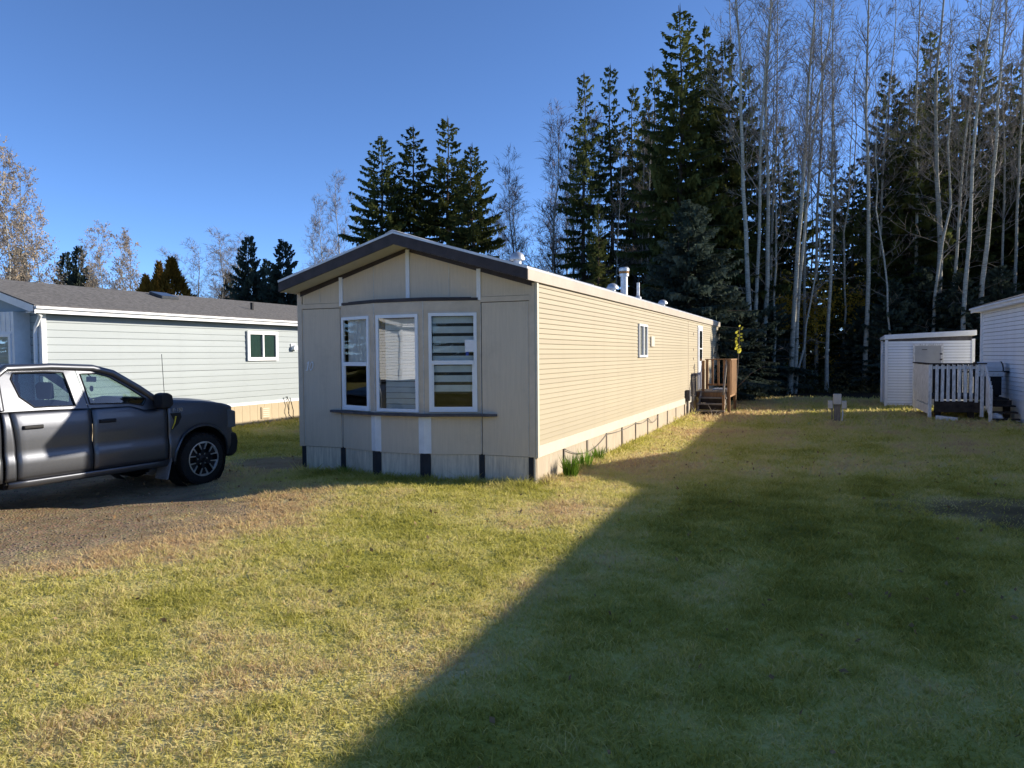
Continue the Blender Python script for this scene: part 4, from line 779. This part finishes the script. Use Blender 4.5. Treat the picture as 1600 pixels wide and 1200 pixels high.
def wheel(c, sd_, steer=0.):
    w = empty('wheel', (c, -sd_*.86, .405), steer); w.parent = TK; w.location = (c, -sd_*.845, .405); w.rotation_euler = (0, 0, steer)
    o = -sd_
    MB().lathe([(.27, -.135), (.355, -.135), (.392, -.11), (.405, -.07), (.405, .07), (.392, .11), (.355, .135), (.27, .135)], 40, (0, 0, 0), 1, cap=False).build('tyre', 'tyre', w, smooth=35)
    for i in range(40):
        pass
    tr_ = MB()
    for i in range(36):
        a = 2*math.pi*i/36; ca, sa = math.cos(a), math.sin(a)
        for (y0_, y1_, ph_) in ((-.13, -.06, 0), (-.04, .04, .08), (.06, .13, 0)):
            a2 = a+ph_; ca, sa = math.cos(a2), math.sin(a2); tr_.T = lambda q, ca=ca, sa=sa: (q[0]*ca-q[2]*sa, q[1], q[0]*sa+q[2]*ca); tr_.box(.398, .411, y0_, y1_, -.024, .024)
    tr_.build('tread_blocks', 'tyre', w)['kind'] = 'stuff'
    rim = MB().lathe([(.275, o*.125), (.262, o*.13), (.255, o*.10), (.25, o*.02), (.20, o*.0), (.001, o*.0)], 36, (0, 0, 0), 1, cap=False).build('rim', 'rimdark', w, smooth=30)
    MB().lathe([(.275, o*.126), (.277, o*.136), (.262, o*.138), (.258, o*.126)], 36, (0, 0, 0), 1, cap=False).build('rim_lip', 'alloy', rim, smooth=40)
    for i in range(6):
        a = 2*math.pi*i/6+math.pi/6+.02; ca, sa = math.cos(a), math.sin(a); T_ = lambda q, ca=ca, sa=sa: (q[0]*ca-q[2]*sa, q[1], q[0]*sa+q[2]*ca)
        fixn(MB(T_).prism([(.06, -.030), (.15, -.030), (.255, -.085), (.258, .085), (.15, .030), (.06, .030)], o*.06, o*.108, 1).build('spoke', 'rimdark', rim))
        for s_ in (-1, 1):
            fixn(MB(T_).prism([(.150, s_*.020), (.150, s_*.034), (.262, s_*.092), (.262, s_*.066)], o*.108, o*.128, 1).build('spoke_face', 'alloy', rim))
        fixn(MB(T_).prism([(.245, -.07), (.264, -.07), (.264, .07), (.245, .07)], o*.108, o*.126, 1).build('spoke_face', 'alloy', rim)) if i % 1 == 0 else None
    MB().lathe([(.062, o*.06), (.060, o*.112), (.045, o*.12), (.0, o*.121)], 16, (0, 0, 0), 1).build('hub_cap', 'rimdark', rim, smooth=40)
    for i in range(6):
        a = 2*math.pi*i/6; MB().lathe([(.014, o*.06), (.014, o*.10)], 8, (.085*math.cos(a), 0, .085*math.sin(a)), 1).build('wheel_nut', 'chrome', rim)
def squeeze(o):
    for ch in o.children:
        if ch.type == 'MESH':
            for v_ in ch.data.vertices:
                if v_.co.x > .40: v_.co.x = .40+(v_.co.x-.40)*.62
            squeeze(ch)
squeeze(TK)
for c in (0, -3.69):
    for sd_ in (1, -1): wheel(c, sd_)

# ---------------------------------------------------------------- trees
def arr_mesh(name, V, F, m): return tri_mesh(name, np.array(V, np.float32).reshape(-1, 3), np.array(F, np.int32), MT[m] if isinstance(m, str) else m)
def spruce(seed, H, R, m='needles', gap=.06, dens=1.0, bare=.06, sparse=0.):
    """trunk mesh and needle mesh of one spruce, unit: metres, base at the origin"""
    r = random.Random(seed); V = []; F = []
    tk = MB(); bend = [(.10*math.sin(i*.9+seed), .10*math.cos(i*.7+seed), H*i/9) for i in range(10)]; bend[0] = (0, 0, -.3)
    tk.tube(bend, [max(.012, (.011*H+.03)*(1-i/9.2)) for i in range(10)], 7)
    Z = H*bare; phi = r.random()*6
    br = MB()
    while Z < H*.985:
        fr = Z/H; nb = 1
        for b in range(nb):
            phi += 2.4+r.uniform(-.5, .5)
            if r.random() < sparse: continue
            l = R*((1-fr)**.80)*r.choice((.55, .75, .9, 1.0, 1.12))*r.uniform(.88, 1.08)*(min(1, .6+fr*5))+.10
            el = -.18+.75*fr**1.6+r.uniform(-.10, .10); dr = .18*(1-fr)+.05; up = .14
            c, s = math.cos(phi), math.sin(phi); zb = Z
            def pt(t): return (c*l*t, s*l*t, zb+l*(math.tan(el)*t-dr*t*t*1.6+up*t**3*1.5))
            if l > .8: br.tube([pt(.0), pt(.5), pt(.96)], [.010+.006*l, .008+.003*l, .004], 3, cap=False)
            n = max(4, int(l/.10*dens)); side = (-s, c, 0)
            for k in range(n):
                t = (k+.7)/n*(.92)+.08; p = pt(t)
                for sg in (-1, 1):
                    tl = (.16+.30*l*(1-t)**.8*(.35 if t < .15 else 1))*r.uniform(.65, 1.15); tl = min(tl, .95); a = r.uniform(.55, 1.0)
                    dx, dy = c*math.cos(a)+sg*side[0]*math.sin(a), s*math.cos(a)+sg*side[1]*math.sin(a); dz = -.22-.35*r.random()*(1-fr)+.25*fr
                    m_ = max(1, int(tl/.15)); q0 = p
                    for j in range(m_):
                        q1 = (q0[0]+dx*tl/m_, q0[1]+dy*tl/m_, q0[2]+dz*tl/m_-.015*j); w = .044*r.uniform(.7, 1.3)
                        ox, oy = -dy*w, dx*w; b0 = len(V); tz = r.uniform(-.03, .03)
                        V += [(q0[0]+ox*.4, q0[1]+oy*.4, q0[2]), (q0[0]*.4+q1[0]*.6+ox, q0[1]*.4+q1[1]*.6+oy, q0[2]*.4+q1[2]*.6+tz), (q1[0]+dx*.05, q1[1]+dy*.05, q1[2]-.01), (q0[0]*.4+q1[0]*.6-ox, q0[1]*.4+q1[1]*.6-oy, q0[2]*.4+q1[2]*.6-tz)]
                        F += [(b0, b0+1, b0+2), (b0, b0+2, b0+3)]
                        if r.random() < .85:
                            hx, hy = r.uniform(-.06, .06), r.uniform(-.06, .06); b0 = len(V)
                            V += [q0, q1, (q1[0]*.6+q0[0]*.4+hx, q1[1]*.6+q0[1]*.4+hy, q1[2]-r.uniform(.08, .22))]; F += [(b0, b0+1, b0+2)]
                        q0 = q1
            b0 = len(V); e = pt(1.03); f0 = pt(.9); V += [(f0[0]+side[0]*.05, f0[1]+side[1]*.05, f0[2]), e, (f0[0]-side[0]*.05, f0[1]-side[1]*.05, f0[2])]; F += [(b0, b0+1, b0+2)]
        Z += r.uniform(.030, .082)*(H/15)*(1 if fr < .8 else 1.4)
    for k in range(5): b0 = len(V); a = k*1.3; V += [(.05*math.cos(a), .05*math.sin(a), H*.965), (.05*math.cos(a+2), .05*math.sin(a+2), H*.965), (0, 0, H*1.01)]; F += [(b0, b0+1, b0+2)]
    return tk.mesh('trunk', MT['bark_spruce'], 60), br.mesh('branches', MT['bark_spruce'], 60), arr_mesh('crown', V, F, m)
def bare_tree(seed, H, rad, leaf=None, first=.30, spread=.75, twigm='twig', wob=.5, nl=1.0, lf=1.0):
    """tapered trunk, limbs and fine twigs; leaf: optional leaf density"""
    r = random.Random(seed); tk = MB(); V = []; F = []; LV = []; LF = []; br = MB()
    n = 14; pts = []; x_ = y_ = 0; dx_ = dy_ = 0
    for i in range(n):
        pts.append(Vector((x_, y_, H*i/(n-1)))); dx_ = dx_*.6+r.uniform(-1, 1)*.012*H*wob; dy_ = dy_*.6+r.uniform(-1, 1)*.012*H*wob; x_ += dx_; y_ += dy_
    pts[0].z = -.3
    tr = [rad*(1-.90*(i/(n-1))**.9) for i in range(n)]; tr[0] *= 1.2; tk.tube(pts, tr, 8)
    def trunk(f):
        f = max(0, min(.999, f))*(n-1); i = int(f); t = f-i; return pts[i].lerp(pts[i+1], t), tr[i]*(1-t)+tr[i+1]*t
    def twig(p, d, l):
        q = p+d*l; s_ = d.cross(Vector((r.uniform(-1, 1), r.uniform(-1, 1), r.uniform(-1, 1)))).normalized()*(.007+.004*l); mid = p.lerp(q, .55)+Vector((r.uniform(-.05, .05), r.uniform(-.05, .05), .03))*l
        b0 = len(V); V.extend([tuple(p-s_), tuple(p+s_), tuple(mid+s_*.7), tuple(mid-s_*.7), tuple(q)]); F.extend([(b0, b0+1, b0+2), (b0, b0+2, b0+3), (b0+3, b0+2, b0+4)])
        if leaf and r.random() < leaf:
            for _ in range(r.choice((1, 2, 3))):
                c = p.lerp(q, r.uniform(.3, 1.05)); a = Vector((r.uniform(-1, 1), r.uniform(-1, 1), r.uniform(-1, 1))).normalized()*.055; b = a.orthogonal().normalized()*.045; b0 = len(LV); LV.extend([tuple(c-a), tuple(c+b), tuple(c+a), tuple(c-b)]); LF.extend([(b0, b0+1, b0+2), (b0, b0+2, b0+3)])
    def limb(p, d, l, w, lev):
        k = 5 if lev == 1 else 4; ps = [p]; dd = d.copy()
        for i in range(k-1):
            dd = (dd+Vector((r.uniform(-.22, .22), r.uniform(-.22, .22), r.uniform(-.06, .20)))).normalized(); ps.append(ps[-1]+dd*l/(k-1))
        br.tube(ps, [max(.004, w*(1-i/(k-.5))) for i in range(k)], 5 if lev == 1 else 3, cap=False)
        m = int((4+l*1.9)*nl) if lev == 1 else int((3+l*3.2)*nl)
        for i in range(m):
            t = r.uniform(.15, 1.0)*(k-1); j = min(k-2, int(t)); q = ps[j].lerp(ps[j+1], t-j); a = (ps[j+1]-ps[j]).normalized()
            side = a.cross(Vector((r.uniform(-1, 1), r.uniform(-1, 1), r.uniform(-1, 1)))).normalized(); nd = (a*r.uniform(.5, 1.1)+side*spread+Vector((0, 0, .12))).normalized()
            if lev == 1 and l > .7: limb(q, nd, l*r.uniform(.25, .5)*(1.15-t/(k-1)*.5), w*.45, 2)
            else: twig(q, nd, r.uniform(.18, .50)*min(1.2, .5+l))
    m = int(H*2.1*nl)
    for i in range(m):
        f = first+(1-first)*(i/m)**.9+r.uniform(-.02, .02); p, w = trunk(f); a = r.random()*2*math.pi; u_ = r.uniform(.35, 1.1)+f*.5
        d = Vector((math.cos(a), math.sin(a), u_)).normalized(); l = lf*H*r.uniform(.07, .17)*(1.25-f*.85); limb(p, d, l, max(.008, w*r.uniform(.25, .5)), 1)
    for i in range(int(7*nl)):                # dead low branches
        p, w = trunk(r.uniform(.06, first)); a = r.random()*6.28; limb(p, Vector((math.cos(a), math.sin(a), r.uniform(-.15, .35))).normalized(), r.uniform(.5, 1.8), .014, 2)
    out = [tk.mesh('trunk', MT['bark_aspen'], 60), br.mesh('limbs', MT[twigm], 60), arr_mesh('twigs', V, F, twigm)]
    if LV: out.append(arr_mesh('leaves', LV, LF, 'paleleaf'))
    return out
def plant(name, parts, label, cat, loc, rz=0, sc=1., group=None, tilt=(0, 0), scz=None):
    t = thing(name, label, cat, (loc[0], loc[1], float(gz(np.array([loc[0]]), np.array([loc[1]]))[0])), rz, group)
    t.scale = (sc, sc, scz or sc); t.rotation_euler = (tilt[0], tilt[1], rz)
    for me in parts:
        q = inst(me.name.split('.')[0], me, t)
        if not q.name.startswith('trunk'): q['kind'] = 'stuff'
    return t
SP = [spruce(1, 15, 3.6), spruce(2, 15, 3.4, sparse=.08), spruce(3, 15, 3.8, sparse=.12), spruce(4, 15, 3.0, dens=.8, sparse=.35, bare=.12), spruce(5, 8, 2.8, m='needles_blue', bare=.03, dens=1.1)]
SPH = [15, 15, 15, 15, 8]
rp = random.Random(21)
def put_spruce(px, depth, top, kind, label, group, wide=1.0, cat='tree', loc=None):
    h = tip(top, depth); s = h/SPH[kind]; x_, y_ = loc or at(px, depth)
    return plant('spruce_tree', SP[kind], label, cat, (x_, y_), rp.random()*6.28, s*wide, group, scz=s)
g = 'spruces rising behind the beige home roof'; lb = 'tall dense dark spruce rising just behind the beige home roof peak'
put_spruce(600, 42, 214, 0, lb, g, 1.2); put_spruce(650, 43, 200, 1, lb, g, 1.25); put_spruce(703, 43, 186, 2, lb, g, 1.05); put_spruce(741, 40, 227, 0, lb, g, 1.1)
g = 'spruces behind the mint home'; lb = 'blue green spruce standing behind the right end of the mint home roof'
put_spruce(392, 44, 366, 4, lb, g, .78); put_spruce(446, 42, 372, 4, lb, g, .85); put_spruce(420, 47, 402, 4, lb, g, .8); put_spruce(360, 50, 420, 4, lb, g, .7)
g = 'far spruces beyond the mint home'; lb = 'far small spruce top showing above the ridge of the mint home'
for a in ((34, 58, 380), (107, 60, 388), (128, 58, 379), (-40, 55, 350)): put_spruce(a[0], a[1], a[2], 4, lb, g, .7)
g = 'thin spruces behind the chimney'; lb = 'tall thin sparse spruce behind the metal chimney of the beige home'
for a in ((914, 46, 120), (955, 49, 110), (990, 47, 140), (935, 41, 318), (1012, 50, 160)): put_spruce(a[0], a[1], a[2], 3, lb, g, .85)
put_spruce(1062, 38, 20, 1, 'largest broad dark spruce towering behind the beige home back end', None, .95)
put_spruce(1130, 39, 70, 2, 'tall broad spruce with sunlit right flank beside twin pale trunks', None, .9)
put_spruce(1078, 31.5, 318, 4, 'short full blue green spruce with a pale sunlit leader behind the beige home', None, 1.25)
g = 'dark spruces among the pale trunks'; lb = 'dark spruce standing among the pale bare trunks behind the lawn'
for a in ((1238, 45, 268, 1), (1330, 41, 262, 1), (1418, 41, 140, 2), (1490, 43, 170, 1), (1555, 44, 230, 2), (1630, 43, 150, 0), (1376, 50, 270, 3), (1190, 46, 300, 2), (1455, 50, 120, 2)): zone = 'behind the wooden steps' if a[0] < 1250 else ('above the utility post' if a[0] < 1380 else 'above the white shed roof'); put_spruce(a[0], a[1], a[2], a[3], 'dark spruce among pale bare trunks '+zone, 'dark spruces '+zone, 1.1)
g = 'low dark spruces at the forest edge'; lb = 'low dark young spruce at the forest edge behind the lawn'
for a in ((1158, 34, 470), (1192, 37, 440), (1395, 38, 440), (1440, 38, 420), (1345, 39, 480), (1120, 35, 440), (1500, 37, 430), (1560, 38, 420)): zone = 'behind the wooden steps' if a[0] < 1250 else ('beside the white shed' if a[0] < 1480 else 'behind the deck'); put_spruce(a[0], a[1], a[2], 4, 'low dark young spruce at the forest edge '+zone, 'low spruces '+zone, 1.3)
g = 'spruces of the forest beyond the white home'; lb = 'spruce of the forest behind the white home on the right'
for lx, ly, hh, kd in ((22, 40, 15, 0), (26, 44, 16, 1), (30, 48, 17, 2), (35, 50, 16, 0), (28, 52, 17, 1), (40, 56, 17, 2), (22, 31.4, 11.5, 4), (25, 35, 9, 4), (18.5, 28, 6.5, 4), (33, 44, 15, 0), (17, 45, 16, 1)):
    s = hh/SPH[kd]; plant('spruce_tree', SP[kd], lb, 'tree', (lx, ly), rp.random()*6, s*1.1, g, scz=s)
g = 'spruces added for the window reflections'; lb = 'spruce added unseen across the street to darken the bay window reflections'  # unseen row added to block the bright horizon in the window glass
for i in range(30):
    lx, ly = (-42+i*3.4+rp.uniform(-1, 1), -46+rp.uniform(-5, 5)) if i < 19 else (-44+rp.uniform(-3, 3), -46+(i-18)*4.4); kd = rp.choice((0, 1, 2)); s = rp.uniform(.6, .85); plant('spruce_tree', SP[kd], lb, 'tree', (lx, ly), rp.random()*6, s*1.3, g, scz=s)
g = 'deep forest spruces'; lb = 'dark spruce deep in the forest behind the front row of trunks'
for px, d, tp, kd in ((1165, 52, 110, 3), (1218, 56, 200, 3), (1300, 56, 240, 3), (1385, 55, 120, 1), (1446, 54, 60, 3), (1520, 52, 70, 1), (1572, 53, 110, 3), (1610, 50, 60, 2), (1020, 52, 110, 3), (1100, 50, 50, 1)): put_spruce(px, d, tp, kd, lb, g, .9)
# bare trees
AS = [bare_tree(11, 22, .125, first=.42, wob=.35), bare_tree(12, 22, .11, first=.35, wob=.35), bare_tree(13, 22, .13, first=.45, wob=.4), bare_tree(14, 18, .06, first=.30, wob=1.0, nl=.7), bare_tree(15, 12, .10, first=.22, spread=.9, nl=1.5, lf=1.7), bare_tree(16, 12, .09, leaf=.6, first=.2, nl=1.4, lf=1.5), bare_tree(17, 12, .10, first=.2, twigm='twig_brown', nl=1.5, lf=1.6)]
ASH = [22, 22, 22, 18, 12, 12, 12]
def put_bare(px, depth, kind, label, group=None, top=None, lean=0., thick=1., cat='tree', h=None):
    x_, y_ = at(px, depth); hh = h or (tip(top, depth) if top is not None else ASH[kind]); s = hh/ASH[kind]
    t = plant('bare_tree', AS[kind], label, cat, (x_, y_), rp.random()*6.28, s*thick, group, scz=s)
    rot = Matrix.Rotation(lean, 4, Vector(_f)) @ Matrix.Rotation(t.rotation_euler[2], 4, 'Z'); t.rotation_euler = rot.to_euler(); return t
g = 'pale bare trunks at the forest edge'; lb = 'tall bare aspen with a smooth pale trunk at the forest edge'
for px, d, kd, ln, th in ((1176, 36, 0, -.035, 1.0), (1181, 36.2, 1, .0, .9), (1191, 36.5, 0, .022, 1.05), (1214, 36, 3, .03, 1.1), (1292, 37.5, 1, .012, .9), (1352, 38, 0, .008, .9), (1405, 37, 3, .0, 1.2), (1441, 37, 3, -.005, 1.5), (1455, 38, 2, .01, 1.35), (1487, 38, 1, .02, 1.0), (1504, 36, 1, .01, 1.1), (1528, 37, 2, .02, 1.1), (1560, 40, 1, .03, .8), (1580, 39, 0, .03, .8), (1255, 40, 1, .02, .8), (1275, 41, 0, .01, .8), (1318, 40, 3, .02, 1.2), (1372, 41, 1, .0, .8), (1425, 40, 0, .015, .8), (1470, 41, 3, .02, 1.2), (1150, 40, 1, -.01, .8), (1203, 42, 0, .01, .7)):
    zone = 'behind the sapling and wooden steps' if px < 1225 else ('behind the utility post' if px < 1400 else 'behind the white shed')
    knd = {3: 'thin crooked grey aspen stem', 2: 'thick pale aspen trunk'}.get(kd, 'tall smooth pale aspen trunk')
    put_bare(px, d, kd, knd+' at the forest edge '+zone, knd+'s '+zone, lean=ln, thick=th, h=(24 if kd < 3 else 19)+rp.uniform(-2, 2))
g = 'clump of three leaning trunks'; lb = 'pale leaning trunk in the clump of three rising from one foot'
put_bare(1234, 36.3, 0, lb, g, lean=.045, thick=1.0, h=24); put_bare(1240, 36.5, 1, lb, g, lean=.055, thick=.95, h=23); put_bare(1244, 36.2, 3, lb, g, lean=.11, thick=1.2, h=15)
g = 'thin bare trees deeper in the forest'; lb = 'thin bare tree deeper in the forest between the dark spruces'
for i in range(26):
    px = 1150+i*18+rp.uniform(-8, 8); put_bare(px, rp.uniform(44, 58), rp.choice((1, 3, 0, 3)), lb, g, lean=rp.uniform(-.03, .04), thick=rp.uniform(.8, 1.2), h=rp.uniform(17, 22))
g = 'bare birches against the sky'; lb = 'bare birch with fine purplish twigs against the sky beside the chimney'
for px, d, tp, kd in ((800, 48, 262, 6), (826, 52, 300, 4), (868, 47, 195, 6), (848, 53, 300, 4), (886, 54, 260, 4), (780, 55, 340, 6), (905, 48, 215, 4), (928, 50, 190, 6), (962, 44, 200, 1), (978, 45, 190, 3), (1005, 44, 180, 1), (1020, 46, 170, 3)):
    zone = 'between the dense spruces and the chimney' if px < 900 else 'behind the metal chimney'; put_bare(px, d, kd, 'bare birch with fine purplish twigs '+zone, 'bare birches '+zone, top=tp, lean=rp.uniform(-.02, .03))
g = 'pale bare trees left of the roof peak'; lb = 'pale bare tree with thin twigs left of the tall spruces'
for px, d, tp in ((520, 58, 322), (545, 60, 285), (505, 62, 350)): put_bare(px, d, 4, lb, g, top=tp, thick=.8)
g = 'round bare trees behind the mint home'; lb = 'bare round-crowned tree behind the middle of the mint home roof'
for px, d, tp in ((308, 48, 390), (332, 48, 396), (352, 50, 378), (372, 52, 370), (290, 55, 400)): put_bare(px, d, 4, lb, g, top=tp, thick=1.3)
g = 'birches keeping pale leaves'; lb = 'birch still holding pale dry leaves behind the mint home roof'
for px, d, tp in ((192, 48, 362), (212, 49, 372), (163, 50, 352), (140, 52, 375), (60, 48, 330), (14, 44, 245), (45, 47, 268), (-20, 44, 220)): put_bare(px, d, 5, lb, g, top=tp, thick=.9)
# clipped brown cedars
def cedar(seed, H, Rr):
    r = random.Random(seed); V = []; F = []
    for i in range(5200):
        f = r.random()**.8; a = r.random()*6.28; z_ = H*f; rr = Rr*(math.sin(math.pi*min(1, .22+.78*f**.8))**.7)*(1.0 if f < .75 else (1-f)/.25*.75+.25)*(.55+.5*r.random()**.5)*(1+.18*math.sin(a*5+z_*3+seed))
        c = Vector((rr*math.cos(a), rr*math.sin(a), z_)); d = Vector((math.cos(a)*.5, math.sin(a)*.5, r.uniform(.3, 1.1))).normalized()*r.uniform(.08, .20); s_ = d.cross(Vector((r.uniform(-1, 1), r.uniform(-1, 1), .2))).normalized()*.035
        b0 = len(V); V += [tuple(c-s_), tuple(c+s_), tuple(c+d)]; F.append((b0, b0+1, b0+2))
    tk = MB().tube([(0, 0, -.2), (0, 0, H*.5), (0, 0, H*.9)], [.08, .05, .02], 6).mesh('trunk', MT['bark_spruce']); return [tk, arr_mesh('crown', V, F, 'cedar')]
CE = cedar(3, 4, .85)
for px, d, tp, lab, w in ((272, 34, 402, 'largest clipped golden brown cedar behind the mint home roof', 1.0), (252, 36, 408, 'dark narrow cedar between a large and a small brown cedar', .7), (231, 33, 428, 'smallest greenish cedar at the end of the brown cedar row', .9), (247, 32, 438, 'low bright green shrub at the foot of the brown cedars', .6)):
    h_ = tip(tp, d); plant('cedar_tree', CE, lab, 'tree', at(px, d), rp.random()*6, h_/4*w, 'brown cedars behind the mint home', scz=h_/4)

# ---------------------------------------------------------------- undergrowth
def leafcloud(n, gen, size, seed):
    r = np.random.default_rng(seed); c = gen(r, n); a = r.normal(size=(n, 3)); a /= np.linalg.norm(a, axis=1)[:, None]; b = np.cross(a, r.normal(size=(n, 3))); b /= np.linalg.norm(b, axis=1)[:, None]
    s = (size*(.6+.8*r.random(n)))[:, None]; V = np.stack([c-a*s, c+b*s*.6, c+a*s, c-b*s*.6], 1).reshape(-1, 3); i = np.arange(n)*4
    return V, np.concatenate([np.stack([i, i+1, i+2], 1), np.stack([i, i+2, i+3], 1)])
def ug(r, n):
    px = 1090+r.random(n)*640; d = 36+r.random(n)**.8*14; x_ = np.empty(n); y_ = np.empty(n)
    dirs = FW[None]+RT[None]*((px-800)/FPX)[:, None]; p = CAM[None]+dirs*d[:, None]; x_, y_ = p[:, 0], p[:, 1]
    top = (.35+1.9*fbm(x_*.55, y_*.55, 61))*sst(35.5, 39, d); return np.stack([x_, y_, r.random(n)*top], 1)
V, F = leafcloud(26000, ug, .085, 5); o = bpy.data.objects.new('undergrowth', tri_mesh('undergrowth', V, F, MT['darkleaf'])); COL.objects.link(o); tag(o, 'dark leafy undergrowth at the foot of the forest', 'undergrowth', kind='stuff')
def ugg(r, n):
    k = 60; cp = 1205+r.random(k)*165; cd_ = 38.5+r.random(k)*7; ch = .5+r.random(k)*4.6; i = r.integers(0, k, n)
    px = cp[i]+r.normal(0, 9, n); d = cd_[i]+r.normal(0, .5, n); p = CAM[None]+(FW[None]+RT[None]*((px-800)/FPX)[:, None])*d[:, None]; return np.stack([p[:, 0], p[:, 1], np.abs(ch[i]+r.normal(0, .7, n))], 1)
V, F = leafcloud(15000, ugg, .07, 6); o = bpy.data.objects.new('autumn_brush', tri_mesh('autumn_brush', V, F, MT['gold'])); COL.objects.link(o); tag(o, 'golden autumn brush glowing between the trunks', 'brush', kind='stuff')
# sapling with last yellow leaves
SA = thing('sapling', 'thin sapling with a few round yellow leaves beside the wooden steps', 'sapling', (5.62, 16.75, 0))
sp_ = [(-.02, 0, -.05), (-.03, 0, .6), (.03, .02, 1.3), (.07, .02, 2.1), (.10, .03, 3.05)]; MB().tube(sp_, [.016, .014, .012, .009, .004], 6).build('stem', 'twig', SA); MB().tube([(-.02, 0, .75), (.5, -.1, 1.3), (.95, -.1, 1.55)], [.009, .007, .003], 5).build('branch', 'twig', SA)
rl = random.Random(8)
for i in range(17):
    z_ = 2.08+.95*i/17; a = rl.random()*6.28; s_ = .075*(1-.45*i/17)*rl.uniform(.8, 1.2); cx, cy = .07+.03*(z_-2.1)+.10*math.cos(a), .02+.10*math.sin(a); n_ = Vector((rl.uniform(-.5, .8), rl.uniform(-1, -.2), rl.uniform(.1, .9))).normalized(); u1 = n_.orthogonal().normalized(); u2 = n_.cross(u1)
    pts = [tuple(Vector((cx, cy, z_))+u1*s_*math.cos(t)+u2*s_*.85*math.sin(t)) for t in np.linspace(0, 6.28, 9)[:-1]]; MB().add(pts, [tuple(range(8))]).build('leaf', 'yellowleaf', SA)
# tufts along the skirting
def tuft(x_, y_, h, n, lab, m='tuft', spread=.16):
    r = random.Random(int(x_*100+y_*10)); V = []; F = []
    for i in range(n):
        a = r.random()*6.28; q = r.random()*.10; bx_, by_ = x_+q*math.cos(a), y_+q*1.6*math.sin(a); l = h*r.uniform(.5, 1.1); e = spread*r.uniform(.1, 1); w = .006; f = r.random()*6.28
        b0 = len(V); wx, wy = w*math.cos(f), w*math.sin(f); mx_, my_ = bx_+e*.35*math.cos(a), by_+e*.35*math.sin(a)
        V += [(bx_-wx, by_-wy, 0), (bx_+wx, by_+wy, 0), (mx_+wx, my_+wy, l*.6), (mx_-wx, my_-wy, l*.6), (bx_+e*math.cos(a), by_+e*math.sin(a), l)]; F += [(b0, b0+1, b0+2), (b0, b0+2, b0+3), (b0+3, b0+2, b0+4)]
    o = bpy.data.objects.new('grass_tuft', arr_mesh('grass_tuft', V, F, m)); COL.objects.link(o); tag(o, lab, 'grass tuft')
tuft(4.68, .95, .36, 160, 'largest bright green grass tuft at the pale skirting near the house corner'); tuft(4.60, 2.0, .34, 90, 'upright green grass tuft just left of a skirting batten'); tuft(4.60, 2.85, .30, 80, 'smaller green grass tuft right of a skirting batten'); tuft(4.56, .28, .16, 120, 'pale straw tuft at the foot of the house corner', 'straw', .14)
tuft(1.05, -.22, .16, 60, 'dark green tuft at the left end of the bay skirting', 'tuft', .1)
# gravel and fallen leaves
rg = np.random.default_rng(3); n = 11000; x_ = rg.uniform(-6, 2, n); y_ = rg.uniform(-9, -1.5, n); k = dirt_f(x_, y_) > .75*rg.random(n)+.2; x_, y_ = x_[k], y_[k]; n = len(x_); s_ = .004+.014*rg.random(n)**4; zz = gz(x_, y_)
oc = np.array([(1, 0, 0), (0, 1, 0), (-1, 0, 0), (0, -1, 0), (0, 0, .8), (0, 0, -.6)]); fc = np.array([(0, 1, 4), (1, 2, 4), (2, 3, 4), (3, 0, 4), (1, 0, 5), (2, 1, 5), (3, 2, 5), (0, 3, 5)])
V = (np.stack([x_, y_, zz+s_*.2], 1)[:, None, :]+oc[None]*(s_[:, None]*(.7+.6*rg.random((n, 6))))[..., None]).reshape(-1, 3); F = (fc[None]+(np.arange(n)*6)[:, None, None]).reshape(-1, 3)
o = bpy.data.objects.new('gravel', tri_mesh('gravel', V, F, MT['stone'])); COL.objects.link(o); tag(o, 'loose grey gravel scattered over the driveway', 'gravel', kind='stuff')
def lf(r, n): x_ = r.uniform(-3, 12, n); y_ = r.uniform(-9, 20, n); return np.stack([x_, y_, gz(x_, y_)+.03], 1)
V, F = leafcloud(1100, lf, .026, 9); o = bpy.data.objects.new('fallen_leaves', tri_mesh('fallen_leaves', V, F, MT['deadleaf'])); COL.objects.link(o); tag(o, 'scattered brown fallen leaves on the lawn', 'leaves', kind='stuff')
